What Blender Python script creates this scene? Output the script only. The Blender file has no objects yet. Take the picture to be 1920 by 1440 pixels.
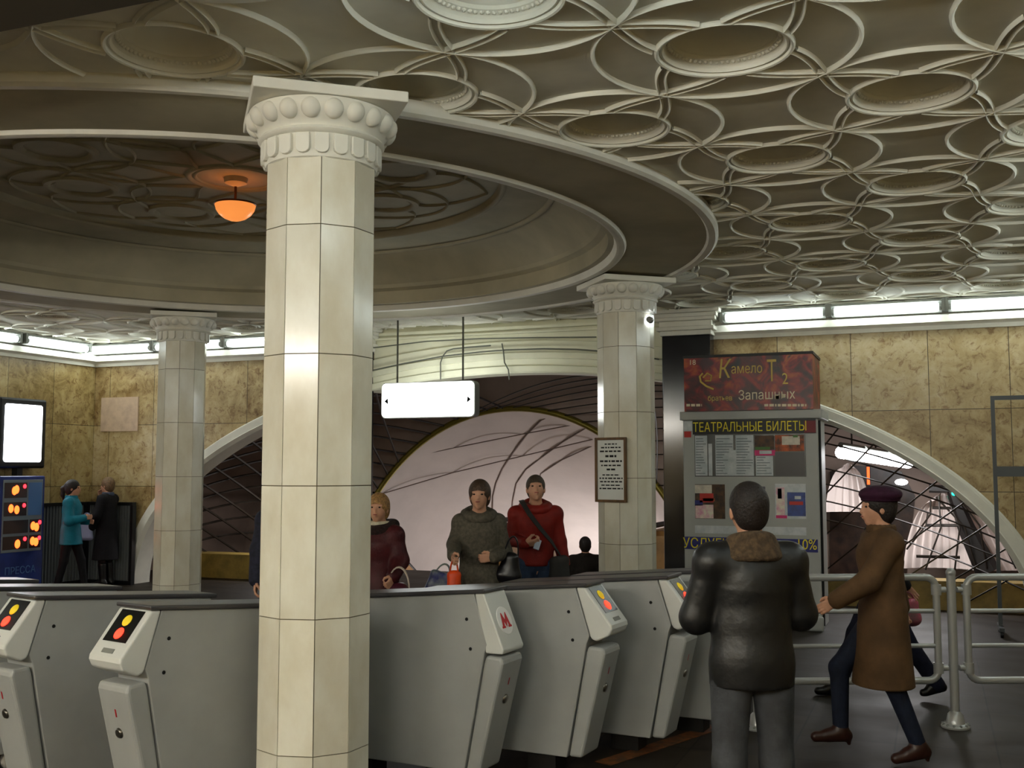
import bpy, bmesh, math, random
import numpy as np
from mathutils import Vector, Matrix
random.seed(7)
S = bpy.context.scene
PI = math.pi
R = math.radians

# ---------------------------------------------------------------- camera, world, exposure
# room axes: X runs along the big arched wall, Y points into that wall, the wall face is Y = 0
CAMX, CAMY, CAMZ = 12.28, -13.43, 1.75
YAW = R(21.5)
FPX = 2000.0
PITCH = math.atan(162 / FPX)
cd = bpy.data.cameras.new('camera')
cam = bpy.data.objects.new('camera', cd)
S.collection.objects.link(cam)
cam.location = (CAMX, CAMY, CAMZ)
cam.rotation_euler = (PI / 2 + PITCH, 0, YAW)
cd.sensor_width = 36.0
cd.lens = FPX / 1920 * 36.0
cd.clip_start = 0.05
S.camera = cam
w = bpy.data.worlds.new('world')
S.world = w
w.use_nodes = True
w.node_tree.nodes['Background'].inputs[0].default_value = (0.02, 0.02, 0.02, 1)
w.node_tree.nodes['Background'].inputs[1].default_value = 0.3
S.view_settings.view_transform = 'Standard'
S.view_settings.look = 'None'
S.view_settings.exposure = 1.45
S.view_settings.gamma = 1.0
TUBE = 5.0           # emission of the cornice tubes
FILL = 30.0           # emission of the fill lamps added behind the camera
TUN = 45.0          # lamps along the escalators
CHB = 24.0           # lights of the chamber behind the arch, the left one an added fill
CY, SY = math.cos(YAW), math.sin(YAW)
CP, SP = math.cos(PITCH), math.sin(PITCH)

def K(x, y):         # (sideways, forward) as seen from where the photographer stands -> room
    return (CAMX + x * CY - y * SY, CAMY + x * SY + y * CY)
def ray(px, py):
    a = (px - 960) / FPX; b = (720 - py) / FPX
    dx, dy, dz = a, CP - b * SP, SP + b * CP
    return Vector((dx * CY - dy * SY, dx * SY + dy * CY, dz))
def at_z(px, py, z):
    d = ray(px, py); t = (z - CAMZ) / d.z
    return Vector((CAMX, CAMY, CAMZ)) + d * t
def at_y(px, py, y):
    d = ray(px, py); t = (y - CAMY) / d.y
    return Vector((CAMX, CAMY, CAMZ)) + d * t
def at_x(px, py, x):
    d = ray(px, py); t = (x - CAMX) / d.x
    return Vector((CAMX, CAMY, CAMZ)) + d * t

# ---------------------------------------------------------------- materials
def lin(c):
    return tuple(((v / 255) / 12.92 if v / 255 <= 0.04045 else ((v / 255 + 0.055) / 1.055) ** 2.4) for v in c) + (1,)
MATS = {}
def mat(name, col, rough=0.6, metal=0.0, spec=0.4, var=0.0, vscale=6.0, col2=None, bump=0.0, bscale=60.0,
        emit=None, estr=0.0, coat=0.0, stretch=None, island=0.0, detail=4.0):
    if name in MATS: return MATS[name]
    m = bpy.data.materials.new(name); m.use_nodes = True
    nt = m.node_tree; N = nt.nodes; L = nt.links
    b = N['Principled BSDF']
    b.inputs['Base Color'].default_value = lin(col)
    b.inputs['Roughness'].default_value = rough
    b.inputs['Metallic'].default_value = metal
    b.inputs['Specular IOR Level'].default_value = spec
    b.inputs['Coat Weight'].default_value = coat
    tc = N.new('ShaderNodeTexCoord')
    src = tc.outputs['Object']
    if stretch:
        mp = N.new('ShaderNodeMapping'); mp.inputs['Scale'].default_value = stretch
        L.new(src, mp.inputs['Vector']); src = mp.outputs['Vector']
    out = None
    if var > 0 or col2:
        nz = N.new('ShaderNodeTexNoise'); nz.inputs['Scale'].default_value = vscale
        nz.inputs['Detail'].default_value = detail; nz.inputs['Roughness'].default_value = 0.6
        L.new(src, nz.inputs['Vector'])
        rp = N.new('ShaderNodeValToRGB')
        c2 = col2 or tuple(max(0, v * (1 - var)) for v in col)
        rp.color_ramp.elements[0].position = 0.36; rp.color_ramp.elements[0].color = lin(c2)
        rp.color_ramp.elements[1].position = 0.64; rp.color_ramp.elements[1].color = lin(col)
        L.new(nz.outputs['Fac'], rp.inputs['Fac']); out = rp.outputs['Color']
    if island > 0:
        g = N.new('ShaderNodeNewGeometry')
        hs = N.new('ShaderNodeHueSaturation')
        mr = N.new('ShaderNodeMapRange'); mr.inputs['To Min'].default_value = 1 - island; mr.inputs['To Max'].default_value = 1 + island
        L.new(g.outputs['Random Per Island'], mr.inputs['Value']); L.new(mr.outputs['Result'], hs.inputs['Value'])
        if out: L.new(out, hs.inputs['Color'])
        else: hs.inputs['Color'].default_value = lin(col)
        out = hs.outputs['Color']
    if out: L.new(out, b.inputs['Base Color'])
    if bump > 0:
        n2 = N.new('ShaderNodeTexNoise'); n2.inputs['Scale'].default_value = bscale; n2.inputs['Detail'].default_value = 3
        L.new(src, n2.inputs['Vector'])
        bp = N.new('ShaderNodeBump'); bp.inputs['Strength'].default_value = bump; bp.inputs['Distance'].default_value = 0.01
        L.new(n2.outputs['Fac'], bp.inputs['Height']); L.new(bp.outputs['Normal'], b.inputs['Normal'])
    if emit:
        b.inputs['Emission Color'].default_value = lin(emit)
        b.inputs['Emission Strength'].default_value = estr
    MATS[name] = m
    return m

def marble_tiles(name, base, dark, pale, tile, rough=0.35, axes='XZ', off=(0, 0)):
    """breccia marble slabs with thin joints; every slab has its own tone"""
    m = bpy.data.materials.new(name); m.use_nodes = True
    nt = m.node_tree; N = nt.nodes; L = nt.links; b = N['Principled BSDF']
    tc = N.new('ShaderNodeTexCoord'); sx = N.new('ShaderNodeSeparateXYZ'); L.new(tc.outputs['Object'], sx.inputs[0])
    cx = N.new('ShaderNodeCombineXYZ')
    for k, (ax, o) in enumerate(zip(axes, off)):
        ad = N.new('ShaderNodeMath'); ad.operation = 'ADD'; ad.inputs[1].default_value = o
        L.new(sx.outputs[ax], ad.inputs[0]); L.new(ad.outputs[0], cx.inputs[k])
    br = N.new('ShaderNodeTexBrick'); br.offset = 0.0; br.squash = 1.0
    br.inputs['Color1'].default_value = (0, 0, 0, 1); br.inputs['Color2'].default_value = (1, 1, 1, 1); br.inputs['Mortar'].default_value = (0.5, 0.5, 0.5, 1)
    br.inputs['Scale'].default_value = 1.0; br.inputs['Mortar Size'].default_value = 0.004; br.inputs['Mortar Smooth'].default_value = 0.0
    br.inputs['Bias'].default_value = 0.0
    br.inputs['Brick Width'].default_value = tile[0]; br.inputs['Row Height'].default_value = tile[1]
    L.new(cx.outputs[0], br.inputs['Vector'])
    n1 = N.new('ShaderNodeTexNoise'); n1.inputs['Scale'].default_value = 3.2; n1.inputs['Detail'].default_value = 8; n1.inputs['Roughness'].default_value = 0.72; n1.inputs['Distortion'].default_value = 0.6
    L.new(tc.outputs['Object'], n1.inputs['Vector'])
    n2 = N.new('ShaderNodeTexNoise'); n2.inputs['Scale'].default_value = 11.0; n2.inputs['Detail'].default_value = 6; n2.inputs['Roughness'].default_value = 0.7; n2.inputs['Distortion'].default_value = 1.0
    L.new(tc.outputs['Object'], n2.inputs['Vector'])
    mx0 = N.new('ShaderNodeMath'); mx0.operation = 'MULTIPLY_ADD'; mx0.inputs[1].default_value = 0.22; L.new(br.outputs['Color'], mx0.inputs[0]); L.new(n1.outputs['Fac'], mx0.inputs[2])
    r1 = N.new('ShaderNodeValToRGB')
    e = r1.color_ramp.elements; e[0].position = 0.40; e[0].color = lin(dark); e[1].position = 0.60; e[1].color = lin(base)
    e2 = r1.color_ramp.elements.new(0.82); e2.color = lin(pale)
    L.new(mx0.outputs[0], r1.inputs['Fac'])
    r2 = N.new('ShaderNodeValToRGB'); r2.color_ramp.elements[0].position = 0.36; r2.color_ramp.elements[0].color = (0.46, 0.32, 0.22, 1); r2.color_ramp.elements[1].position = 0.47; r2.color_ramp.elements[1].color = (1, 1, 1, 1)
    L.new(n2.outputs['Fac'], r2.inputs['Fac'])
    mu = N.new('ShaderNodeMix'); mu.data_type = 'RGBA'; mu.blend_type = 'MULTIPLY'; mu.inputs[0].default_value = 0.75
    L.new(r1.outputs['Color'], mu.inputs[6]); L.new(r2.outputs['Color'], mu.inputs[7])
    mj = N.new('ShaderNodeMix'); mj.data_type = 'RGBA'; mj.inputs[7].default_value = lin((60, 48, 28))
    L.new(br.outputs['Fac'], mj.inputs[0]); L.new(mu.outputs[2], mj.inputs[6])
    L.new(mj.outputs[2], b.inputs['Base Color'])
    b.inputs['Roughness'].default_value = rough
    b.inputs['Specular IOR Level'].default_value = 0.4
    MATS[name] = m
    return m

M_TRACE = mat('tracery_plaster', (228, 226, 212), rough=0.6, spec=0.3)
M_PLASTER = mat('ceiling_plaster', (233, 231, 216), rough=0.8, spec=0.2, var=0.10, vscale=1.3)
M_WHITE = mat('white_paint', (228, 226, 214), rough=0.55, spec=0.35, var=0.05, vscale=3)
M_CREAM = mat('cream_paint', (222, 222, 196), rough=0.5, spec=0.3, var=0.05, vscale=2)
M_SHAFT = mat('pale_column_marble', (222, 220, 206), rough=0.16, spec=0.55, col2=(206, 200, 180), vscale=3.5, stretch=(1, 1, 0.55), island=0.08, detail=8)
M_GROUT = mat('column_joint', (96, 88, 66), rough=0.9)
M_BLACKST = mat('black_polished_stone', (22, 22, 26), rough=0.12, spec=0.5, var=0.4, vscale=9)
M_WALL = marble_tiles('brown_marble', (172, 150, 106), (124, 98, 58), (192, 176, 140), (0.868, 0.955), axes='XZ', off=(0.762, 0.405))
M_WALLY = marble_tiles('brown_marble_side', (164, 142, 94), (120, 98, 54), (184, 168, 126), (0.868, 0.955), axes='YZ', off=(0.0, 0.405))
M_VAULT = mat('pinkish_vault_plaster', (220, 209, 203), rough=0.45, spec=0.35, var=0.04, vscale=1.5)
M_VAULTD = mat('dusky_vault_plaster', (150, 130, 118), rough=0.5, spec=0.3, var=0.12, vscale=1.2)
M_ROD = mat('dark_bronze_rod', (38, 32, 26), rough=0.5, metal=0.3)
M_SEAM = mat('vault_seam', (120, 104, 96), rough=0.7)
M_BRASS = mat('dull_brass', (124, 112, 44), rough=0.4, metal=0.6)
M_TUBE = mat('lit_tube', (255, 255, 255), emit=(240, 252, 250), estr=TUBE)
M_FIX = mat('fixture_grey_metal', (120, 122, 116), rough=0.5)
M_CABLE = mat('grey_cable', (96, 98, 88), rough=0.6)
M_BLACK = mat('black_plastic', (16, 16, 17), rough=0.45)
M_FLOOR = None

# ---------------------------------------------------------------- object helpers
COL = S.collection
def link(o, parent=None):
    COL.objects.link(o)
    if parent is not None: o.parent = parent
    return o
def tag(o, label=None, cat=None, group=None, kind=None):
    if label: o['label'] = label
    if cat: o['category'] = cat
    if group: o['group'] = group
    if kind: o['kind'] = kind
    return o
def empty(name, loc, rz, label, cat, group=None):
    o = bpy.data.objects.new(name, None); o.empty_display_size = 0.1
    o.location = loc; o.rotation_euler = (0, 0, rz)
    COL.objects.link(o)
    return tag(o, label, cat, group, 'thing')
def copy_tree(o, parent=None):
    c = o.copy(); COL.objects.link(c); c.parent = parent
    for ch in list(o.children): copy_tree(ch, c)
    return c

class MB:
    """collects vertices and faces, then becomes ONE mesh object"""
    def __init__(self): self.v = []; self.f = []; self.n = 0
    def add(self, vs, fs, M=None):
        if M is not None: vs = [tuple(M @ Vector(p)) for p in vs]
        self.v.extend([tuple(p) for p in vs]); b = self.n
        self.f.extend([tuple(i + b for i in f) for f in fs]); self.n += len(vs)
        return self
    def box(self, lo, hi, M=None):
        x0, y0, z0 = lo; x1, y1, z1 = hi
        return self.add([(x0, y0, z0), (x1, y0, z0), (x1, y1, z0), (x0, y1, z0), (x0, y0, z1), (x1, y0, z1), (x1, y1, z1), (x0, y1, z1)],
                        [(3, 2, 1, 0), (4, 5, 6, 7), (0, 1, 5, 4), (1, 2, 6, 5), (2, 3, 7, 6), (3, 0, 4, 7)], M)
    def cbox(self, c, s, M=None):
        return self.box([c[i] - s[i] / 2 for i in range(3)], [c[i] + s[i] / 2 for i in range(3)], M)
    def prism(self, poly, y0, y1, M=None):
        """poly of (x, z) extruded along y"""
        n = len(poly); a = sum(poly[i][0] * poly[(i + 1) % n][1] - poly[(i + 1) % n][0] * poly[i][1] for i in range(n))
        if a < 0: poly = poly[::-1]
        vs = [(x, y0, z) for x, z in poly] + [(x, y1, z) for x, z in poly]
        fs = [tuple(range(n)), tuple(range(2 * n - 1, n - 1, -1))]
        fs += [((i + 1) % n, i, i + n, (i + 1) % n + n) for i in range(n)]
        return self.add(vs, fs, M)
    def lathe(self, prof, seg=32, M=None, a0=0.0, a1=2 * PI):
        """prof of (r, z) turned about z"""
        full = abs(a1 - a0 - 2 * PI) < 1e-6; k = seg if full else seg + 1; vs = []; fs = []
        for r, z in prof:
            for i in range(k):
                a = a0 + (a1 - a0) * i / seg; vs.append((r * math.cos(a), r * math.sin(a), z))
        for j in range(len(prof) - 1):
            for i in range(seg):
                i2 = (i + 1) % k
                fs.append((j * k + i, j * k + i2, (j + 1) * k + i2, (j + 1) * k + i))
        return self.add(vs, fs, M)
    def tube(self, pts, r, seg=8, closed=False, M=None, caps=True, prof=None):
        """round tube along pts; r number or list"""
        P = [Vector(p) for p in pts]; n = len(P); vs = []; fs = []
        up = None
        for i in range(n):
            if closed: t = P[(i + 1) % n] - P[i - 1]
            else: t = P[min(i + 1, n - 1)] - P[max(i - 1, 0)]
            if t.length < 1e-9: t = Vector((0, 0, 1))
            t.normalize()
            if up is None:
                up = Vector((0, 0, 1)) if abs(t.z) < 0.9 else Vector((1, 0, 0))
            u = (up - t * up.dot(t))
            if u.length < 1e-6: u = t.orthogonal()
            u.normalize(); v = t.cross(u); up = u
            rr = r[i] if isinstance(r, (list, tuple)) else r
            for k in range(seg):
                a = 2 * PI * k / seg; vs.append(P[i] + (u * math.cos(a) + v * math.sin(a)) * rr)
        m = n if closed else n - 1
        for i in range(m):
            j = (i + 1) % n
            for k in range(seg):
                k2 = (k + 1) % seg; fs.append((i * seg + k, i * seg + k2, j * seg + k2, j * seg + k))
        if caps and not closed:
            fs.append(tuple(range(seg - 1, -1, -1))); fs.append(tuple((n - 1) * seg + k for k in range(seg)))
        return self.add(vs, fs, M)
    def ball(self, c, r, seg=12, rings=8, M=None):
        rx, ry, rz = (r, r, r) if not isinstance(r, (list, tuple)) else r
        vs = [(c[0], c[1], c[2] - rz)]; fs = []
        for j in range(1, rings):
            a = -PI / 2 + PI * j / rings
            for i in range(seg):
                b = 2 * PI * i / seg; vs.append((c[0] + rx * math.cos(a) * math.cos(b), c[1] + ry * math.cos(a) * math.sin(b), c[2] + rz * math.sin(a)))
        vs.append((c[0], c[1], c[2] + rz)); top = len(vs) - 1
        for i in range(seg):
            i2 = (i + 1) % seg; fs.append((0, 1 + i2, 1 + i)); fs.append((top, top - seg + i, top - seg + i2))
            for j in range(rings - 2):
                a = 1 + j * seg; fs.append((a + i, a + i2, a + seg + i2, a + seg + i))
        return self.add(vs, fs, M)
    def build(self, name, m, parent=None, smooth=None, bevel=0.0, bseg=2, loc=None, rot=None):
        me = bpy.data.meshes.new(name); me.from_pydata(self.v, [], self.f); me.update()
        o = bpy.data.objects.new(name, me)
        if isinstance(m, (list, tuple)):
            for x in m: me.materials.append(x)
        else: me.materials.append(m)
        link(o, parent)
        if loc is not None: o.location = loc
        if rot is not None: o.rotation_euler = rot
        if smooth is not None: shade(me, smooth)
        if bevel > 0:
            md = o.modifiers.new('bevel', 'BEVEL'); md.width = bevel; md.segments = bseg; md.limit_method = 'ANGLE'; md.angle_limit = R(35)
            md.harden_normals = False
        return o
def shade(me, ang=40):
    me.polygons.foreach_set('use_smooth', [True] * len(me.polygons))
    if ang < 179: me.set_sharp_from_angle(angle=R(ang))
    me.update()
def TM(loc=(0, 0, 0), rz=0.0, rx=0.0, ry=0.0, s=1.0):
    return Matrix.Translation(loc) @ Matrix.Rotation(rz, 4, 'Z') @ Matrix.Rotation(ry, 4, 'Y') @ Matrix.Rotation(rx, 4, 'X') @ Matrix.Scale(s, 4)
def struct(o, label=None):
    o['kind'] = 'structure'
    if label: o['label'] = label
    return o
def rod(name, a, b, r, m, parent, seg=8):
    return MB().tube([a, b], r, seg).build(name, m, parent, smooth=40)
def text_mesh(name, s, size, m, parent, M, extrude=0.002, xs=1.0, shear=0.0, bold=0.0, align='CENTER'):
    cu = bpy.data.curves.new(name, 'FONT'); cu.body = s; cu.size = size; cu.extrude = extrude; cu.align_x = align; cu.align_y = 'CENTER'
    cu.shear = shear; cu.offset = bold; cu.resolution_u = 3
    t = bpy.data.objects.new(name, cu); COL.objects.link(t)
    dg = bpy.context.evaluated_depsgraph_get()
    me = bpy.data.meshes.new_from_object(t.evaluated_get(dg))
    bpy.data.objects.remove(t); bpy.data.curves.remove(cu)
    me.transform(M @ Matrix.Diagonal((xs, 1, 1, 1)))
    me.materials.clear(); me.materials.append(m)
    o = bpy.data.objects.new(name, me); link(o, parent)
    return o
# lettering lies in local XY facing +Z: FACE_NY turns it upright, facing -Y
def FACE(loc, rz=0.0):
    return Matrix.Translation(loc) @ Matrix.Rotation(rz, 4, 'Z') @ Matrix.Rotation(PI / 2, 4, 'X')
# ================================================================ THE HALL
X0, X1 = -0.2, 14.2          # side walls
YR = -16.6                   # rear wall
ZC = 3.77                    # ceiling
AC = 7.0                     # middle of the arch
AO, BO = 6.5, 3.25           # arch moulding, outer
AI, BI = 6.27, 3.06          # arch moulding, inner
PIL = [(4.26, 4.87), (9.13, 9.74)]
ZM = 3.42                    # top of the marble
def arc_z(x, a, b):
    q = 1 - ((x - AC) / a) ** 2
    return b * math.sqrt(q) if q > 0 else 0.0

# floor
fm = bpy.data.materials.new('dark_granite_floor'); fm.use_nodes = True
N = fm.node_tree.nodes; L = fm.node_tree.links; b = N['Principled BSDF']
tc = N.new('ShaderNodeTexCoord')
br = N.new('ShaderNodeTexBrick'); br.offset = 0.0
for k, c in (('Color1', (47, 40, 32)), ('Color2', (39, 33, 26)), ('Mortar', (23, 19, 15))): br.inputs[k].default_value = lin(c)
br.inputs['Scale'].default_value = 1.0; br.inputs['Brick Width'].default_value = 0.6; br.inputs['Row Height'].default_value = 0.6; br.inputs['Mortar Size'].default_value = 0.006
L.new(tc.outputs['Object'], br.inputs['Vector'])
nz = N.new('ShaderNodeTexNoise'); nz.inputs['Scale'].default_value = 2.2; nz.inputs['Detail'].default_value = 7; L.new(tc.outputs['Object'], nz.inputs['Vector'])
mx = N.new('ShaderNodeMix'); mx.data_type = 'RGBA'; mx.blend_type = 'OVERLAY'; mx.inputs[0].default_value = 0.55
L.new(br.outputs['Color'], mx.inputs[6]); L.new(nz.outputs['Fac'], mx.inputs[7]); L.new(mx.outputs[2], b.inputs['Base Color'])
mr = N.new('ShaderNodeMapRange'); mr.inputs['To Min'].default_value = 0.4; mr.inputs['To Max'].default_value = 0.7
b.inputs['Specular IOR Level'].default_value = 0.16
L.new(nz.outputs['Fac'], mr.inputs['Value']); L.new(mr.outputs['Result'], b.inputs['Roughness'])
floor = struct(MB().box((X0 - .3, YR - .3, -.2), (X1 + .3, 1.4, 0)).build('floor', fm))
a0, a1 = at_z(1130, 1432, 0.0), at_z(1345, 1362, 0.0)
d_ = (a1 - a0).normalized(); p_ = Vector((-d_.y, d_.x, 0)) * .06
M_ORANGE = mat('worn_orange_paint', (128, 72, 30), rough=0.6, col2=(74, 52, 32), vscale=14)
struct(MB().add([a0 - p_, a1 - p_, a1 + p_, a0 + p_, a0 - p_ + Vector((0, 0, .003)), a1 - p_ + Vector((0, 0, .003)), a1 + p_ + Vector((0, 0, .003)), a0 + p_ + Vector((0, 0, .003))],
       [(4, 5, 6, 7), (0, 1, 5, 4), (1, 2, 6, 5), (2, 3, 7, 6), (3, 0, 4, 7)]).build('marking_line', M_ORANGE, floor))

# arched back wall: marble outside the pillars, cream paint between them
def arched(xa, xb, top, a, b_, y0, y1, n):
    mb = MB()
    xs = [xa + (xb - xa) * i / n for i in range(n + 1)]
    vs = []; fs = []
    for x in xs:
        z = arc_z(x, a, b_)
        vs += [(x, y0, z), (x, y0, top), (x, y1, z), (x, y1, top)]
    for i in range(n):
        q = i * 4; r = q + 4
        fs += [(q, r, r + 1, q + 1), (q + 2, q + 3, r + 3, r + 2), (q, q + 2, r + 2, r), (q + 1, r + 1, r + 3, q + 3)]
    fs += [(0, 1, 3, 2), (n * 4, n * 4 + 2, n * 4 + 3, n * 4 + 1)]
    return mb.add(vs, fs)
wb = struct(arched(X0 - .3, PIL[0][1], ZM, AO - .02, BO - .02, 0, .3, 90).build('wall_back', M_WALL))
struct(arched(PIL[1][0], X1 + .3, ZM, AO - .02, BO - .02, 0, .3, 90).build('wall_back_panel', M_WALL, wb))
struct(arched(PIL[0][1], PIL[1][0], ZC + .3, AO - .1, BO - .08, 0.001, .3, 60).build('wall_back_panel', M_CREAM, wb))
struct(MB().box((X0 - .3, 0.001, ZM), (PIL[0][1], .3, ZC + .3)).box((PIL[1][0], 0.001, ZM), (X1 + .3, .3, ZC + .3)).build('wall_back_panel', M_WHITE, wb))
# pinkish repair slab on the left end of the back wall
q0, q1 = at_y(191, 746, -.01), at_y(258, 808, -.01)
M_PINK = mat('pinkish_slab', (196, 170, 146), rough=0.4, var=0.1, vscale=7)
struct(MB().box((q0.x, -.02, q1.z), (q1.x, .0, q0.z)).build('wall_panel', M_PINK, wb))

def sweep_arch(name, prof, m, x_lo, x_hi, n, parent):
    """prof: (offset across the moulding 0 inner .. 1 outer, y) ; swept along the arch"""
    mb = MB(); vs = []; fs = []; k = len(prof); ts = []
    for i in range(n + 1):
        t = PI - PI * i / n
        x = AC + AI * math.cos(t)
        if x_lo <= x <= x_hi: ts.append(t)
    for t in ts:
        for o, y in prof:
            a = AI + (AO - AI) * o; b_ = BI + (BO - BI) * o
            vs.append((AC + a * math.cos(t), y, max(0.0, b_ * math.sin(t))))
    for i in range(len(ts) - 1):
        for j in range(k - 1): fs.append((i * k + j, (i + 1) * k + j, (i + 1) * k + j + 1, i * k + j + 1))
    mb.add(vs, fs)
    return struct(mb.build(name, m, parent, smooth=35))
AP = [(0, .3), (0, -.05), (.25, -.10), (.3, -.085), (.8, -.085), (.82, -.06), (.92, -.06), (1.0, -.03), (1.0, .01)]
tr = sweep_arch('trim_1', AP, M_WHITE, -1, PIL[0][0] + .3, 220, None)
sweep_arch('trim_piece', AP, M_WHITE, PIL[1][1] - .3, 20, 220, tr)
# the middle stretch: several stacked cream fillets
CP_ = [(0, .3), (0, -.05), (.10, -.07), (.5, -.07), (.56, -.03), (1.0, -.04), (1.04, -.06), (1.45, -.06), (1.5, -.03), (2.3, -.03), (2.35, .01)]
sweep_arch('trim_2', CP_, M_CREAM, PIL[0][1] - .1, PIL[1][0] + .1, 220, None)
# horizontal cornices along every wall
def cornice(name, p, q, nrm, parent=None):
    """white cornice band from p to q (xy), nrm points into the room"""
    prof = [(0, ZM - .02), (.03, ZM - .02), (.03, ZM + .03), (.07, ZM + .06), (.11, ZM + .06), (.11, ZM + .14), (.03, ZM + .17), (.02, ZC - .10), (.10, ZC - .07), (.10, ZC - .03), (.16, ZC - .02), (.16, ZC + .02), (0, ZC + .02)]
    vs = []; k = len(prof)
    for e in (p, q):
        for o, z in prof: vs.append((e[0] + nrm[0] * o, e[1] + nrm[1] * o, z))
    fs = [(j, k + j, k + j + 1, j + 1) for j in range(k - 1)]
    return struct(MB().add(vs, fs).build(name, M_WHITE, parent))
cornice('trim_3', (X0, 0), (PIL[0][0], 0), (0, -1))
cornice('trim_4', (PIL[1][1], 0), (X1, 0), (0, -1))
cornice('trim_5', (X0, YR), (X0, 0), (1, 0))
cornice('trim_6', (X1, 0), (X1, YR), (-1, 0))
cornice('trim_7', (X1, YR), (X0, YR), (0, 1))
# middle: plain cream ledges
mb = MB()
for z0, z1, d in ((3.82, 3.88, .10), (3.66, 3.70, .06), (3.60, 3.63, .05)): mb.box((PIL[0][1], -d, z0), (PIL[1][0], .0, z1))
struct(mb.build('trim_8', M_CREAM))
# side and rear walls
struct(MB().box((X0 - .3, YR - .3, 0), (X0, 0, ZC + .3)).build('wall_left', M_WALLY))
struct(MB().box((X1, YR - .3, 0), (X1 + .3, 0, ZC + .3)).build('wall_right', M_WALLY))
struct(MB().box((X0 - .3, YR - .3, 0), (X1 + .3, YR, ZC + .3)).build('wall_rear', M_WALL))
# ceiling beam just in front of the photographer, one even dark brown
struct(MB().box((X0, -11.0, 3.56), (X1, -10.22, ZC + .3)).build('trim_9', mat('dark_beam_brown', (74, 68, 56), rough=.8)))
# black stone pillars with white capitals
for (xa, xb), nm in zip(PIL, ('left', 'right')):
    p = empty('stone_pillar', ((xa + xb) / 2, -.135, 0), 0, 'black polished stone pillar with white capital beside the kiosk' if nm == 'right' else 'black polished stone pillar behind the large pale column', 'pillar')
    MB().box((-.305, -.13, 0), (.305, .13, 3.44)).build('shaft', M_BLACKST, p, bevel=.012)
    mb = MB()
    for z0, z1, d in ((3.44, 3.50, .02), (3.50, 3.55, .06), (3.55, 3.62, .03), (3.62, 3.68, .08), (3.66, 3.71, .10), (3.71, 3.765, .14)): mb.box((-.305 - d, -.13 - d, z0), (.305 + d, .13, z1))
    mb.build('capital', M_WHITE, p, bevel=.008)
    MB().box((-.34, -.165, 0), (.34, .13, .16)).build('base', M_BLACKST, p, bevel=.01)

# ================================================================ CEILING with coffers and plaster tracery
LA, LB = Vector((.821, .957)), Vector((-.821, .957))
LO = Vector((11.403, -8.426))
RC = Vector((6.40, -5.42))      # middle of the round recess
RN = LA.length / 2              # half a lattice step
NS = 48
tile = MB()
# flat field around one coffer
dirs = [(math.cos(2 * PI * i / NS), math.sin(2 * PI * i / NS)) for i in range(NS)]
inv = Matrix(((LA.x, LB.x), (LA.y, LB.y))).inverted()
outer = []
for c, s_ in dirs:
    k = inv @ Vector((c, s_)); m_ = max(abs(k.x), abs(k.y)); outer.append((c * .5 / m_, s_ * .5 / m_))
# make sure the four corners of the cell are met exactly
for sa, sb in ((.5, .5), (.5, -.5), (-.5, .5), (-.5, -.5)):
    cn = LA * sa + LB * sb
    i = min(range(NS), key=lambda j: (dirs[j][0] - cn.x / cn.length) ** 2 + (dirs[j][1] - cn.y / cn.length) ** 2)
    outer[i] = (cn.x, cn.y)
prof = [(None, 0), (.345, 0), (.320, .0), (.310, .014), (.300, .030), (.272, .042), (.268, .060), (.255, .066), (.250, .075), (.235, .105), (.20, .135), (.14, .160), (.07, .172), (.012, .175)]
vs = []; fs = []
for r, z in prof:
    r = None if r is None else r * .92
    for i in range(NS):
        p = outer[i] if r is None else (dirs[i][0] * r, dirs[i][1] * r); vs.append((p[0], p[1], z))
for j in range(len(prof) - 1):
    for i in range(NS):
        i2 = (i + 1) % NS; fs.append((j * NS + i, (j + 1) * NS + i, (j + 1) * NS + i2, j * NS + i2))
fs.append(tuple((len(prof) - 1) * NS + i for i in range(NS)))
tile.add(vs, fs)
rel = MB()
def strip(mb, pts, wd, ht, closed=False):
    """raised half-round plaster bead along pts (xy), hanging from z = 0"""
    n = len(pts); vs = []; fs = []; pr = [(-1, .004), (-.75, -.62), (0, -1), (.75, -.62), (1, .004)]; k = len(pr)
    for i in range(n):
        a = pts[(i - 1) % n] if (closed or i > 0) else pts[0]; c = pts[(i + 1) % n] if (closed or i < n - 1) else pts[-1]
        t = Vector((c[0] - a[0], c[1] - a[1])).normalized(); nx, ny = -t.y, t.x
        for o, z in pr: vs.append((pts[i][0] + nx * o * wd / 2, pts[i][1] + ny * o * wd / 2, z * ht if z < 0 else z))
    for i in range(n if closed else n - 1):
        j = (i + 1) % n
        for m_ in range(k - 1): fs.append((i * k + m_, i * k + m_ + 1, j * k + m_ + 1, j * k + m_))
    mb.add(vs, fs)
strip(rel, [(RN * math.cos(2 * PI * i / 56), RN * math.sin(2 * PI * i / 56)) for i in range(56)], .024, .024, True)
for e in (LA, LB):
    u = e.normalized(); v = Vector((-u.y, u.x)); mid = e * .5
    for sg in (1, -1):
        for off in (-.022, .022):
            pts = []
            for i in range(21):
                x = -.342 + .684 * i / 20; y = sg * .165 * math.sin(PI * x / .80)
                dy = sg * .165 * PI / .80 * math.cos(PI * x / .80); l_ = math.hypot(1, dy)
                pts.append(tuple(mid + u * (x - off * dy / l_) + v * (y + off / l_)))
            strip(rel, pts, .019, .022)
rim = MB()
rp = [(r_ * .92, z_) for r_, z_ in ((.364, .004), (.362, -.014), (.353, -.022), (.342, -.018), (.337, -.002), (.331, .000), (.327, -.006), (.320, -.006), (.314, .004), (.309, .018))]
vs = []; fs = []
for r, z in rp:
    for c, s_ in dirs: vs.append((c * r, s_ * r, z))
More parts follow.
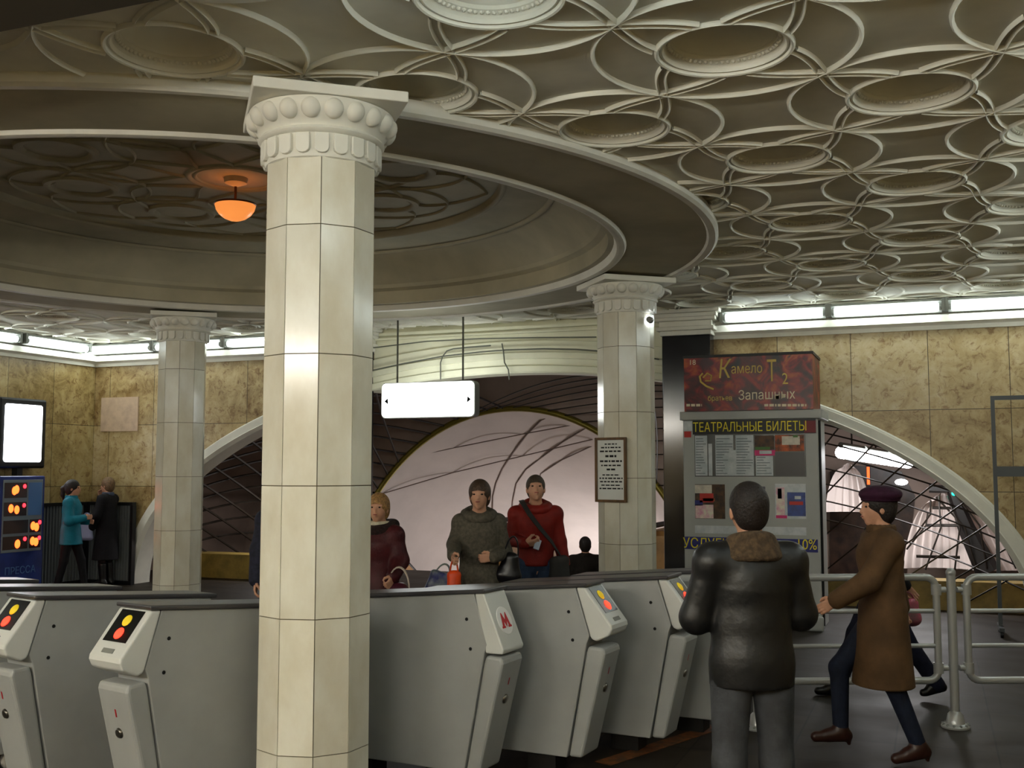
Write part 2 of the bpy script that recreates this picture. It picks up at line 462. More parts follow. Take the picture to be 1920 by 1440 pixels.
for j in range(len(rp) - 1):
    for i in range(NS): i2 = (i + 1) % NS; fs.append((j * NS + i, j * NS + i2, (j + 1) * NS + i2, (j + 1) * NS + i))
rim.add(vs, fs)
for i in range(60):
    a = 2 * PI * i / 60; rim.ball((.266 * math.cos(a), .266 * math.sin(a), .038), (.012, .012, .014), 6, 4)
def clip_mesh(vs, fs, keep):
    vs = np.array(vs); out = [f for f in fs if keep(vs[list(f)].mean(axis=0))]
    used = np.unique(np.concatenate([np.array(f) for f in out])) if out else np.array([], int)
    mp = -np.ones(len(vs), int); mp[used] = np.arange(len(used))
    return vs[used], [tuple(int(mp[i]) for i in f) for f in out]
R_RING = 4.31
def keep(p): return X0 - .25 < p[0] < X1 + .25 and YR - .25 < p[1] < .28 and math.hypot(p[0] - RC.x, p[1] - RC.y) > R_RING - .72
cm = MB(); rm_ = MB(); rims = []
rim_me = None
ceiling = None
cells = []
for i in range(-14, 15):
    for j in range(-14, 15):
        c = LO + LA * i + LB * j
        if X0 - 1 < c.x < X1 + 1 and YR - 1 < c.y < 1.0 and (c - RC).length > R_RING - 1.3: cells.append(c)
def stamp(dst, src, c):
    V = [(x + c.x, y + c.y, z + ZC) for x, y, z in src.v]
    e = [math.hypot(c.x - RC.x, c.y - RC.y) < R_RING + 1.2, c.x < X0 + 1.2, c.x > X1 - 1.2, c.y > -1.2, c.y < YR + 1.2]
    F = src.f
    if any(e): V, F = clip_mesh(V, F, keep)
    if len(F): dst.add(V, F)
for c in cells:
    stamp(cm, tile, c)
    if c.y > -12.6: stamp(rm_, rel, c)
ceiling = struct(cm.build('ceiling', M_PLASTER, smooth=50))
struct(rm_.build('ceiling_tracery', M_TRACE, ceiling, smooth=60))
for c in cells:
    if c.y < -12.6 or not (X0 + .3 < c.x < X1 - .3) or c.y > -.35: continue
    if (c - RC).length > R_RING + .42:
        if rim_me is None:
            o = rim.build('coffer_rim', M_TRACE, ceiling, smooth=50, loc=(c.x, c.y, ZC)); rim_me = o.data
        else:
            o = bpy.data.objects.new('coffer_rim', rim_me); link(o, ceiling); o.location = (c.x, c.y, ZC)
        struct(o)
    elif (c - RC).length > R_RING - .3:
        q = MB(); stamp(q, rim, c)
        if q.n: struct(q.build('coffer_rim', M_TRACE, ceiling, smooth=50))

# ---- the round recess: ring soffit, cove and inner disc
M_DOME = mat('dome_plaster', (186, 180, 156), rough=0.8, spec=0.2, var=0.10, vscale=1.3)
ZS = 3.722
mb = MB()
mb.lathe([(R_RING - .2, ZC + .05), (R_RING - .02, ZC + .05), (R_RING - .02, ZS + .065), (R_RING - .02, ZS), (R_RING - .10, ZS), (3.62, ZS), (3.50, ZS + .005)], 160)
mb.lathe([(3.50, ZS + .005), (3.50, ZS + .03), (3.40, ZS + .05), (3.40, ZS + .20), (3.34, ZS + .23), (3.32, ZS + .27)], 160)
mb.lathe([(3.32, ZS + .27), (3.24, ZS + .36), (3.14, ZS + .46), (3.02, ZS + .545), (2.92, ZS + .59)], 160)
mb.lathe([(2.92, ZS + .59), (2.80, ZS + .62), (2.56, ZS + .64), (2.45, ZS + .645), (2.42, ZS + .70), (1.2, ZS + .70), (.01, ZS + .70)], 160)
dome = struct(mb.build('ceiling_recess', M_DOME, ceiling, smooth=30, loc=(RC.x, RC.y, 0)))
mb = MB()
mb.lathe([(R_RING - .03, ZC + .02), (R_RING + .012, ZC + .0), (R_RING + .02, ZS + .075), (R_RING + .03, ZS + .05), (R_RING + .03, ZS - .005), (R_RING + .005, ZS - .022), (R_RING - .05, ZS - .018), (R_RING - .07, ZS + .002)], 160)
mb.lathe([(3.56, ZS + .002), (3.545, ZS - .022), (3.51, ZS - .030), (3.475, ZS - .02), (3.46, ZS + .02), (3.44, ZS + .06), (3.40, ZS + .07)], 160)
struct(mb.build('ceiling_recess_moulding', M_WHITE, ceiling, smooth=30, loc=(RC.x, RC.y, 0)))
mb = MB()
def tor(r, w_, z): mb.lathe([(r + w_, z + .003), (r + w_ * .7, z - w_ * .5), (r, z - w_ * .75), (r - w_ * .7, z - w_ * .5), (r - w_, z + .003)], 128)
tor(2.93, .035, ZS + .585); tor(2.46, .03, ZS + .645); tor(.42, .03, ZS + .70); tor(.36, .02, ZS + .70)
for k in range(8):
    a = 2 * PI * k / 8 + .2; c, s_ = 1.55 * math.cos(a), 1.55 * math.sin(a)
    mb.lathe([(.34, ZS + .703), (.33, ZS + .672), (.29, ZS + .668), (.26, ZS + .685), (.25, ZS + .703)], 40, TM((c, s_, 0)))
    pts = [(c + .62 * math.cos(2 * PI * i / 48), s_ + .62 * math.sin(2 * PI * i / 48)) for i in range(48)]
    q = MB(); strip(q, pts, .028, .022, True); mb.add(q.v, q.f, TM((0, 0, ZS + .70)))
    a2 = a + PI / 8
    for sg in (1, -1):
        pts = [((.45 + 1.9 * t) * math.cos(a2 + sg * .32 * math.sin(2 * PI * t)), (.45 + 1.9 * t) * math.sin(a2 + sg * .32 * math.sin(2 * PI * t))) for t in [i / 28 for i in range(29)]]
        q = MB(); strip(q, pts, .024, .022); mb.add(q.v, q.f, TM((0, 0, ZS + .70)))
struct(mb.build('ceiling_recess_tracery', M_DOME, ceiling, smooth=60, loc=(RC.x, RC.y, 0)))
mb = MB()
for px, py in ((440, 466), (815, 428), (48, 402)):
    p = at_z(px, py, ZS + .69); mb.cbox((p.x, p.y, ZS + .69), (.36, .14, .03), None)
struct(mb.build('ceiling_vent', mat('vent_dark', (30, 26, 20), rough=.9), ceiling))

# ================================================================ CHAMBER AND ESCALATOR TUNNEL behind the arch
YB = 4.6
def vault(name, cx, cz, a, b_, y0, y1, zdrop, m, n=48, parent=None, t0=0.0, t1=PI, flip=False, ny=1):
    vs = []; fs = []
    for j in range(ny + 1):
        y = y0 + (y1 - y0) * j / ny; dz = zdrop * j / ny
        for i in range(n + 1):
            t = t0 + (t1 - t0) * i / n; vs.append((cx + a * math.cos(t), y, cz + dz + b_ * math.sin(t)))
    for j in range(ny):
        for i in range(n):
            q = j * (n + 1) + i; fs.append((q, q + 1, q + n + 2, q + n + 1))
    return struct(MB().add(vs, fs).build(name, m, parent, smooth=60))
VA, VB = AO + 1.1, BO + .8
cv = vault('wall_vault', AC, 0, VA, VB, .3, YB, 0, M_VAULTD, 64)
# end wall of the chamber with the tunnel mouth cut out
mc = at_y(958, 768, YB); ml = at_y(706, 930, YB)
TZ = -1.4; TB = mc.z - TZ
TCX = mc.x + .05; TA = (TCX - ml.x) / math.sqrt(1 - ((ml.z - TZ) / TB) ** 2)
def mouth(x, z0, z1):
    q = 1 - ((x - TCX) / TA) ** 2
    return TZ + TB * math.sqrt(q) if q > 0 else TZ
vs = []; fs = []; n = 120
for i in range(n + 1):
    x = AC - VA + 2 * VA * i / n; z = max(mouth(x, 0, 0), 0.0 if abs(x - TCX) > TA else -9); zt = max(arc_z(x, VA + .02, VB + .02), z + .001)
    vs += [(x, YB, max(z, -.01)), (x, YB, zt)]
for i in range(n): fs.append((2 * i, 2 * i + 2, 2 * i + 3, 2 * i + 1))
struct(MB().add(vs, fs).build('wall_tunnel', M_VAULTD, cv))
DROP = -12.0 * math.tan(R(30))
tun = vault('wall_escalator_tunnel', TCX, TZ, TA, TB, YB, YB + 12, DROP, M_VAULT, 64, cv, ny=12)
struct(MB().box((TCX - TA - .5, YB + 12, TZ + DROP - 1), (TCX + TA + .5, YB + 12.2, TZ + TB + DROP + 1)).build('wall_tunnel_end', M_VAULT, cv))
# chamber floor and the sloping tunnel floor
struct(MB().box((AC - VA, 1.4, -.2), (AC + VA, YB - 1.0, 0)).build('floor_chamber', fm, floor))
sl = MB(); zs = -(13) * math.tan(R(30))
sl.add([(TCX - TA, YB - 1, -.0), (TCX + TA, YB - 1, 0), (TCX + TA, YB + 12, zs), (TCX - TA, YB + 12, zs)], [(0, 1, 2, 3)])
struct(sl.build('floor_slope', M_SEAM, floor))
# ribs and seams of the tunnel lining
mb = MB()
def tunpt(t, y, inset=.02):
    dz = DROP * (y - YB) / 12
    return (TCX + (TA - inset) * math.cos(t), y, TZ + dz + (TB - inset) * math.sin(t))
def on_tunnel(px, py):
    o, d = Vector((CAMX, CAMY, CAMZ)), ray(px, py); t = (YB + .02 - CAMY) / d.y
    for _ in range(2000):
        p = o + d * t; dz = DROP * (p.y - YB) / 12
        if ((p.x - TCX) / (TA - .004)) ** 2 + ((p.z - TZ - dz) / (TB - .004)) ** 2 > 1: break
        t += .01
    return p
for P_, r_ in ((((922, 1000), (924, 930), (930, 905), (942, 878), (962, 848), (988, 814), (1014, 788), (1050, 770)), .018), (((958, 1000), (961, 940), (968, 906), (986, 880), (1012, 860), (1056, 828), (1102, 800), (1160, 775)), .015), (((1000, 1000), (1003, 930), (1014, 888), (1054, 862), (1106, 838), (1170, 812)), .013)): mb.tube([on_tunnel(*q) for q in P_], r_, 6)
for P_ in (((745, 862), (850, 840), (980, 814), (1110, 790), (1240, 764)), ((716, 926), (850, 886), (980, 855), (1110, 824), (1240, 796))): mb.tube([on_tunnel(*q) for q in P_], .011, 5)
struct(mb.build('wall_tunnel_ribs', M_SEAM, cv, smooth=60))
struct(MB().tube([tunpt(PI * i / 64, YB - .03, .0) for i in range(65)], .055, 8).build('trim_10', M_BRASS, cv, smooth=60))
# ================================================================ COLUMNS
def build_column(x, y, label, rz):
    root = empty('column', (x, y, 0), rz, label, 'column', 'pale marble columns around the round recess')
    NSD = 10; RC_ = .292; joints = [0.14, .36, 1.018, 1.673, 2.335, 2.995, 3.37]
    core = MB()
    def dec(r, z): return [(r * math.cos(2 * PI * i / NSD), r * math.sin(2 * PI * i / NSD), z) for i in range(NSD)]
    mb = MB(); g = .0025; d = .03
    for z0, z1 in zip(joints[:-1], joints[1:]):
        for i in range(NSD):
            a0, a1 = 2 * PI * i / NSD, 2 * PI * (i + 1) / NSD
            p0 = Vector((RC_ * math.cos(a0), RC_ * math.sin(a0), 0)); p1 = Vector((RC_ * math.cos(a1), RC_ * math.sin(a1), 0))
            t = (p1 - p0).normalized(); nn = Vector((t.y, -t.x, 0))
            p0 = p0 + t * g; p1 = p1 - t * g; i0 = p0 - nn * d + t * .006; i1 = p1 - nn * d - t * .006
            lo, hi = Vector((0, 0, z0 + g)), Vector((0, 0, z1 - g))
            mb.add([p0 + lo, p1 + lo, p1 + hi, p0 + hi, i0 + lo, i1 + lo, i1 + hi, i0 + hi],
                   [(0, 1, 2, 3), (4, 7, 6, 5), (0, 3, 7, 4), (1, 5, 6, 2), (0, 4, 5, 1), (3, 2, 6, 7)])
    mb.build('shaft', M_SHAFT, root)
    vs = dec(RC_ - .006, .1) + dec(RC_ - .006, 3.38)
    MB().add(vs, [(i, (i + 1) % NSD, (i + 1) % NSD + NSD, i + NSD) for i in range(NSD)] + [tuple(range(NSD - 1, -1, -1)), tuple(range(NSD, 2 * NSD))]).build('joints', M_GROUT, root)
    mb = MB(); vs = dec(RC_ + .05, 0) + dec(RC_ + .05, .12) + dec(RC_ + .02, .15)
    fs = [(k * NSD + i, k * NSD + (i + 1) % NSD, (k + 1) * NSD + (i + 1) % NSD, (k + 1) * NSD + i) for k in range(2) for i in range(NSD)]
    mb.add(vs, fs + [tuple(range(NSD - 1, -1, -1)), tuple(range(2 * NSD, 3 * NSD))]).build('base', M_BLACKST, root)
    # capital: fluted band, astragal, row of eggs, flaring bell, square abacus
    cap = MB()
    cap.lathe([(.28, 3.34), (.292, 3.345), (.298, 3.36), (.30, 3.44), (.305, 3.465), (.325, 3.47), (.335, 3.482), (.325, 3.495), (.318, 3.50), (.335, 3.52), (.362, 3.548), (.382, 3.585), (.388, 3.615), (.382, 3.632), (.36, 3.636), (.05, 3.636)], 64)
    cap.build('capital', M_WHITE, root, smooth=40)
    fl = MB(); eg = MB()
    for i in range(20):
        a = 2 * PI * i / 20
        # flat little tongues with rounded lower ends
        w_ = .037; pts = [(-w_, 3.462), (w_, 3.462), (w_, 3.385)] + [(w_ * math.cos(t), 3.385 + .028 * -math.sin(t)) for t in [PI * k / 6 for k in range(1, 6)]] + [(-w_, 3.385)]
        fl.prism(pts, -.318, -.285, Matrix.Rotation(a, 4, 'Z'))
        a += PI / 20
        eg.ball((0, 0, 0), (.053, .042, .053), 14, 10, Matrix.Rotation(a, 4, 'Z') @ Matrix.Translation((0, -.360, 3.575)) @ Matrix.Rotation(R(26), 4, 'X'))
    fl.build('fluted_band', M_WHITE, root, bevel=.004)
    eg.build('egg_band', M_WHITE, root, smooth=180)
    ab = MB().box((-.39, -.39, 3.636), (.39, .39, 3.692), Matrix.Rotation(R(39) - rz, 4, 'Z'))
    ab.build('abacus', M_WHITE, root, bevel=.006)
    return root
cF = K(-1.02, 5.60); cR = (9.37, -2.85); cL = (3.55, -2.55)
ang0 = math.atan2(CAMY - cF[1], CAMX - cF[0])      # one arris faces the photographer
colF = build_column(cF[0], cF[1], 'nearest pale marble column, filling the height between the two groups of gates', ang0)
def column_copy(xy, rz, label):
    c = copy_tree(colF); c.location = (xy[0], xy[1], 0); c.rotation_euler = (0, 0, rz); c['label'] = label
    for ch in c.children:
        if ch.name.startswith('abacus'): ch.rotation_euler = (0, 0, ang0 - rz)
    return c
colR = column_copy(cR, ang0 + R(5), 'pale marble column with the framed paper notice on it')
colL = column_copy(cL, ang0, 'farther pale marble column behind the left gates, near the two standing women')
# framed notice on the right column
M_WOOD = mat('brown_wood_frame', (112, 78, 40), rough=.45, var=.25, vscale=20, stretch=(1, 1, .2))
M_PAPER = mat('white_paper', (214, 216, 212), rough=.7)
M_INK = mat('black_ink', (30, 30, 32), rough=.8)
fa = ang0 + R(5) + 2 * PI / 10 * -1.5
q0, q1 = at_y(1132, 822, cR[1]), at_y(1132, 940, cR[1])
zc_, zh = (q0.z + q1.z) / 2, (q0.z - q1.z) / 2
fdir = Vector((math.cos(fa), math.sin(fa), 0))
no = empty('framed_notice', (cR[0] + fdir.x * (.292 * math.cos(PI / 10) + .002), cR[1] + fdir.y * (.292 * math.cos(PI / 10) + .002), zc_), fa + PI / 2, 'paper notice in a brown wooden frame hung on the right column', 'notice')
FW = .185
mb = MB()
for lo, hi in (((-FW, -.03, -zh), (-FW + .025, -.0, zh)), ((FW - .025, -.03, -zh), (FW, -.0, zh)), ((-FW + .025, -.03, zh - .025), (FW - .025, 0, zh)), ((-FW + .025, -.03, -zh), (FW - .025, 0, -zh + .025))): mb.box(lo, hi)
mb.build('frame', M_WOOD, no, bevel=.004)
MB().box((-FW + .022, -.012, -zh + .022), (FW - .022, -.002, zh - .022)).build('paper', M_PAPER, no)
mb = MB(); rr = random.Random(3); z = zh - .06
for hgt, gap, wd in ((.012, .022, .5), (.014, .022, .8), (.016, .03, .9), (.022, .03, .45), (.018, .026, .9), (.014, .024, .8), (.018, .04, .35), (.012, .02, .7), (.014, .02, .95), (.014, .022, .9), (.012, .02, .8), (.014, .02, .95)):
    x = -wd * (FW - .04); 
    while x < wd * (FW - .04):
        l = rr.uniform(.018, .05); mb.box((x, -.0135, z - hgt), (min(x + l, wd * (FW - .04)), -.0118, z)); x += l + .012
    z -= hgt + gap
    if z < -zh + .05: break
mb.build('lettering', M_INK, no)
# small bright spot lamp at the right column's capital
p = at_y(1217, 598, cR[1] - .1)
sp = empty('spot_lamp', (cR[0] + .30, cR[1] - .12, p.z - .02), 0, 'small bright round spot lamp beside the capital of the right column', 'lamp')
MB().ball((0, -.03, 0), .026, 14, 10).build('bulb', mat('spot_glass', (255, 255, 255), emit=(235, 245, 255), estr=14), sp, smooth=180)
MB().lathe([(.0, .06), (.03, .06), (.034, .0), (.03, -.004)], 18, TM((0, -.025, 0), rx=R(90))).build('housing', M_FIX, sp, smooth=40)
MB().tube([(0, .03, 0), (-.05, .05, .02), (-.10, .07, .05)], .008, 6).build('bracket', M_FIX, sp)

# ================================================================ CORNICE TUBES
def make_tube(loc, rz, label, group):
    """one fluorescent fitting, long axis x, back towards +y"""
    t = empty('fluorescent_lamp', loc, rz, label, 'lamp', group)
    MB().tube([(-.58, 0, 0), (.58, 0, 0)], .048, 14).build('tube', M_TUBE, t, smooth=60)
    for s_ in (-1, 1): MB().tube([(s_ * .58, 0, 0), (s_ * .615, 0, 0)], .040, 10).build('end_cap', M_FIX, t, smooth=60)
    MB().box((-.62, -.05, .062), (.62, .12, .088)).box((-.62, .065, -.06), (.62, .085, .062)).build('housing', M_FIX, t, bevel=.006)
    for s_ in (-1, 1): MB().box((s_ * .635 - .02, -.045, -.05), (s_ * .635 + .02, .12, .10)).build('bracket', M_FIX, t)
    return t
LZ = 3.645; LD = .19
proto = None
def put_tube(x, y, rz, label, group='fluorescent lamps along the wall cornice'):
    global proto
    if proto is None: proto = make_tube((x, y, LZ), rz, label, group); return proto
    c = copy_tree(proto); c.location = (x, y, LZ); c.rotation_euler = (0, 0, rz); c['label'] = label; c['group'] = group; return c
for i, nm in enumerate(('first', 'second', 'third')):
    put_tube(10.51 + 1.30 * i, -LD, 0, '%s lit fluorescent tube from the black pillar on the right wall cornice' % nm)
for i, nm in enumerate(('left corner, over the blank slab', 'second place from the left corner', 'third place from the left corner')):
    put_tube(.43 + 1.32 * i, -LD, 0, 'lit fluorescent tube on the back wall cornice, %s' % nm)
for k in range(11):
    lab = {0: 'lit fluorescent tube on the left wall cornice, the one by the corner', 1: 'lit fluorescent tube on the left wall cornice, second from the corner'}.get(k, 'lit fluorescent tube added on the beam front out of the frame')
    put_tube(X0 + LD, -1.0 - 1.38 * k, PI / 2, lab)
    put_tube(X1 - LD, -1.0 - 1.38 * k, -PI / 2, 'lit fluorescent tube added on the beam front out of the frame')
for k in range(2): put_tube(10.75 + 1.3 * k, -10.22 + LD, PI, 'lit fluorescent tube added on the beam front out of the frame')  # tubes added on the beam to light the ceiling relief from the front
for k in range(10): put_tube(X0 + 1.0 + 1.38 * k, YR + LD, PI, 'lit fluorescent tube added on the beam front out of the frame')
# fill lamps added behind the camera, lighting ceiling and columns from the front
def fill_lamp(x, y):
    t = empty('fill_pendant', (x, y, 2.95), 0, 'long hanging fill lamp added out of view behind the beam', 'lamp', 'hanging fill lamps added out of view')
    MB().tube([(-.75, 0, 0), (.75, 0, 0)], .08, 14).build('diffuser', mat('fill_diffuser', (255, 255, 255), emit=(255, 250, 238), estr=FILL), t, smooth=60)
    for s_ in (-1, 1):
        MB().tube([(s_ * .75, 0, 0), (s_ * .80, 0, 0)], .085, 14).build('end_cap', M_FIX, t, smooth=60)
        MB().tube([(s_ * .78, 0, .06), (s_ * .78, 0, ZC - 2.95)], .008, 6).build('rod', M_FIX, t)
for x in (2.5, 5.5, 8.5, 11.3): fill_lamp(x, -14.9)

# hanging bowl lamp in the round recess
bl = empty('bowl_lamp', (RC.x, RC.y, 4.125), 0, 'orange glowing glass bowl lamp hanging in the middle of the round recess', 'lamp')
MB().lathe([(.001, -.10), (.05, -.095), (.10, -.075), (.145, -.04), (.172, .0), (.184, .045), (.176, .05), (.165, .01)], 40).build('bowl', mat('orange_glass', (230, 150, 80), rough=.3, emit=(255, 150, 72), estr=.32), bl, smooth=60)
MB().ball((.03, -.03, -.02), .05, 16, 10).build('bulb', mat('warm_bulb', (255, 220, 150), emit=(255, 205, 130), estr=2.5), bl, smooth=180)
MB().lathe([(.186, .045), (.192, .05), (.186, .062), (.15, .066)], 40).build('rim', mat('bronze', (96, 62, 36), rough=.4, metal=.6), bl, smooth=40)
MB().tube([(0, 0, .29), (0, 0, .0)], .012, 8).build('stem', mat('bronze', (0, 0, 0)), bl)
MB().lathe([(.0, .297), (.11, .297), (.10, .25), (.02, .22), (.0, .22)], 24).build('ceiling_rose', M_DOME, bl, smooth=40)

# ================================================================ HANGING SIGN
sc_ = at_y(806, 750, -.95)
sg = empty('hanging_sign', (sc_.x, -.95, sc_.z), 0, 'bright white lit sign box with small arrows hanging on two rods', 'sign')
e0, e1 = at_y(716, 752, -.95), at_y(890, 748, -.95); t0, t1 = at_y(800, 716, -.95), at_y(800, 783, -.95)
SW, SH = (e1.x - e0.x) / 2, (t0.z - t1.z) / 2
M_SIGN = mat('sign_face', (255, 255, 255), emit=(250, 255, 252), estr=3.2)
def rrect(w_, h_, r_, n=6):
    P = []
    for cx, cz, a in ((w_ - r_, h_ - r_, 0), (-w_ + r_, h_ - r_, PI / 2), (-w_ + r_, -h_ + r_, PI), (w_ - r_, -h_ + r_, 1.5 * PI)):
        P += [(cx + r_ * math.cos(a + PI / 2 * k / n), cz + r_ * math.sin(a + PI / 2 * k / n)) for k in range(n + 1)]
    return P
MB().prism(rrect(SW, SH, .06), -.075, .075).build('box', M_FIX, sg, smooth=30)
MB().prism(rrect(SW - .012, SH - .012, .055), -.085, -.0755).build('face', M_SIGN, sg)
MB().prism(rrect(SW - .012, SH - .012, .055), .0755, .085).build('face', M_SIGN, sg)
M_ARROW = mat('dark_green_print', (20, 60, 52), rough=.7)
for s_ in (-1, 1): MB().add([(s_ * (SW - .05), -.0865, -.01), (s_ * (SW - .10), -.0865, .035), (s_ * (SW - .105), -.0865, -.055)], [(0, 1, 2), (2, 1, 0)]).build('arrow', M_ARROW, sg)
for px in (745, 868):
    q = at_y(px, 716, -.95)
    MB().tube([(q.x - sc_.x, 0, SH - .005), (q.x - sc_.x, 0, ZC - sc_.z + .02)], .013, 8).build('rod', M_CABLE, sg, smooth=60)
# grey cables stapled across the cream face of the arch
def cable(label, pts, y=-.10, r=.010):
    P = []
    for px, py in pts:
        q = at_y(px, py, y); P.append(Vector((q.x, q.y, q.z)))
    o = MB().tube(P, r, 6).build('cable', M_CABLE, None, smooth=60)
    return tag(o, label, 'cable', 'grey cables on the cream arch face', 'thing')
cable('long grey cable following the curve of the cream arch face', [(700, 694), (760, 681), (830, 668), (900, 660), (950, 656), (1020, 654), (1080, 655), (1118, 658), (1180, 664), (1235, 674)])
cable('short grey cable bent like a hook above the sign box', [(826, 712), (826, 680), (830, 668), (838, 658), (850, 654), (880, 651), (920, 648)], -.125)
cable('dark cable dropping over the arch edge toward the vault lamp', [(941, 644), (944, 660), (946, 680), (953, 693), (955, 712)], -.12)
cable('straight grey cable high on the cream arch face', [(700, 652), (800, 640), (900, 635), (1000, 633), (1118, 632)], -.09, .008)
# ================================================================ TICKET GATES
M_GATE = mat('grey_gate_steel', (160, 162, 160), rough=.42, spec=.4, var=.05, vscale=2.5)
M_GATEL = mat('light_grey_gate_plastic', (200, 202, 198), rough=.35, spec=.45)
M_GTOP = mat('dark_gate_top', (62, 60, 62), rough=.3, spec=.5)
M_SCREEN = mat('black_reader_panel', (20, 20, 20), rough=.25)
M_RED = mat('red_lamp', (255, 40, 20), emit=(255, 36, 22), estr=2.6)
M_YEL = mat('yellow_lamp', (226, 196, 40), emit=(225, 190, 30), estr=.12)
M_BUTTON = mat('brushed_steel', (110, 106, 98), rough=.3, metal=.9)
M_DARK = mat('dark_pedestal', (22, 20, 18), rough=.6)
M_LOGO = mat('metro_red', (190, 24, 34), rough=.5)
M_LOGOW = mat('sticker_white', (232, 232, 230), rough=.5)
M_HOLE = mat('black_hole', (8, 8, 8), rough=.9)
GL = 1.12; GT = .125; ZT = 1.075
def gate(loc, az, label, reader=True):
    """local +x points to the end with the reader; the origin lies under that end"""
    g = empty('ticket_gate', (loc[0], loc[1], 0), az, label, 'ticket gate', 'grey ticket gates')
    zt = lambda x: ZT + .085 * x
    body = [(-.055, zt(-.055)), (.030, .80), (.012, .755), (-.115, .10), (-GL + .1, .10), (-GL, .30), (-GL, zt(-GL))]
    MB().prism(body, -GT, GT).build('body', M_GATE, g, bevel=.006)
    lid = [(.02, ZT + .004), (.02, ZT + .026), (-GL - .03, zt(-GL) + .026), (-GL - .03, zt(-GL))]
    MB().prism(lid, -GT - .018, GT + .018).build('top_cover', M_GTOP, g, bevel=.008)
    low = [(.020, .742), (.118, .735), (.125, .70), (-.022, .105), (-.105, .105), (.006, .70)]
    lp = MB().prism(low, -GT + .002, GT - .002).build('lower_panel', M_GATE, g, bevel=.018, bseg=3)
    # inclined front of the lower panel: direction and a point on it
    u = Vector((.125 + .022, 0, .70 - .105)).normalized(); nn = Vector((u.z, 0, -u.x))
    def onlow(t): return Vector((-.022, 0, .105)) + u * t
    b_ = onlow(.40) + nn * .001
    MB().lathe([(.0, .012), (.020, .010), (.026, .003), (.027, -.004)], 20, Matrix.Translation(b_) @ nn.to_track_quat('Z', 'Y').to_matrix().to_4x4()).build('button', M_BUTTON, lp, smooth=40)
    m_ = onlow(.50) + nn * .0008; side = Vector((0, 1, 0))
    MB().add([m_ - side * .006 - u * .02, m_ + side * .006 - u * .02, m_ + side * .006 + u * .02, m_ - side * .006 + u * .02], [(0, 1, 2, 3), (3, 2, 1, 0)]).build('red_mark', M_LOGO, lp)
    if reader:
        rd = [(-.050, ZT - .002), (.006, ZT), (.168, .868), (.172, .845), (.155, .808), (.075, .772), (.045, .782), (.035, .80)]
        h = MB().prism(rd, -GT - .006, GT + .006).build('reader_head', M_GATEL, g, bevel=.012, bseg=3)
        s = Vector((.168 - .006, 0, .868 - ZT)); L_ = s.length; s.normalize(); n2 = Vector((-s.z, 0, s.x))
        def P(t, y, o=.0): return Vector((.006, 0, ZT)) + s * (L_ * t) + Vector((0, y, 0)) + n2 * o
        def slab(nm, t0, t1, y0, y1, o, m):
            return MB().add([P(t0, y0, -.002), P(t0, y1, -.002), P(t1, y1, -.002), P(t1, y0, -.002), P(t0, y0, o), P(t0, y1, o), P(t1, y1, o), P(t1, y0, o)],
                            [(4, 7, 6, 5), (0, 1, 2, 3), (0, 4, 5, 1), (1, 5, 6, 2), (2, 6, 7, 3), (3, 7, 4, 0)]).build(nm, m, h)
        slab('display', .04, .70, -.092, .092, .003, M_SCREEN)
        Q = n2.to_track_quat('Z', 'Y').to_matrix().to_4x4()
        for nm, t, m in (('yellow_light', .26, M_YEL), ('red_light', .53, M_RED)):
            MB().lathe([(.0, .008), (.020, .007), (.030, .001), (.031, -.004)], 22, Matrix.Translation(P(t, 0, .004)) @ Q).build(nm, m, h, smooth=50)
        slab('slot', .84, .93, -.045, .045, .003, M_FIX)
    else:
        rd = [(-.050, ZT - .002), (.006, ZT), (.130, .775), (.122, .752), (.02, .752)]
        h = MB().prism(rd, -GT + .001, GT - .001).build('end_panel', M_GATEL, g, bevel=.008)
        s = Vector((.124, 0, .775 - ZT)); L_ = s.length; s.normalize(); n2 = Vector((-s.z, 0, s.x))
        Mx = Matrix.Translation(Vector((.006, 0, ZT)) + s * (L_ * .52)) @ Matrix((( 0, -s.x, n2.x, 0), (1, 0, n2.y, 0), (0, -s.z, n2.z, 0), (0, 0, 0, 1)))
        k = MB().lathe([(.0, .003), (.078, .003), (.080, 0)], 40, Mx).build('emblem_disc', M_LOGOW, h)
        M_ = [(-.055, -.042), (-.016, -.042), (-.016, -.031), (-.023, -.031), (-.017, -.008), (0, -.040), (.017, -.008), (.023, -.031), (.016, -.031), (.016, -.042), (.055, -.042), (.055, -.031), (.046, -.031), (.028, .044), (.020, .044), (0, .004), (-.020, .044), (-.028, .044), (-.046, -.031), (-.055, -.031)]
        MB().add([Mx @ Vector((x, y, .0045)) for x, y in M_], [tuple(range(len(M_)))]).build('emblem_letter', M_LOGO, k)
    mb = MB()
    for sd in (-1, 1):
        for x, z in ((-.10, .93), (-.075, .77)): mb.lathe([(0, .002), (.009, .002), (.010, -.002)], 12, TM((x, sd * (GT + .001), z), rx=R(-90) * sd))
    mb.build('screw_hole', M_HOLE, g)
    for x in (-.30, -GL + .28): MB().box((x - .09, -.075, 0), (x + .09, .075, .12)).build('pedestal', M_DARK, g)
    return g
RA = YAW - R(27); LA_ = YAW + R(180 + 54)
gate(K(-.105, 6.05), RA, 'grey ticket gate with the red M emblem, just right of the front column', False)
gate(K(.475, 6.36), RA, 'grey ticket gate with red light, next to the right of the M gate')
gate(K(1.01, 6.80), RA, 'grey ticket gate with red light, closest to the man in the leather jacket')
gate(K(1.50, 7.27), RA, 'grey ticket gate mostly hidden behind the man in the leather jacket')
gate(K(-1.84, 5.30), LA_, 'grey ticket gate with red light, just left of the front column')
gate(K(-2.58, 5.71), LA_, 'grey ticket gate with red light at the left edge of the picture')
gate(K(-3.30, 6.12), LA_, 'third grey ticket gate left of the front column, showing only its far end')
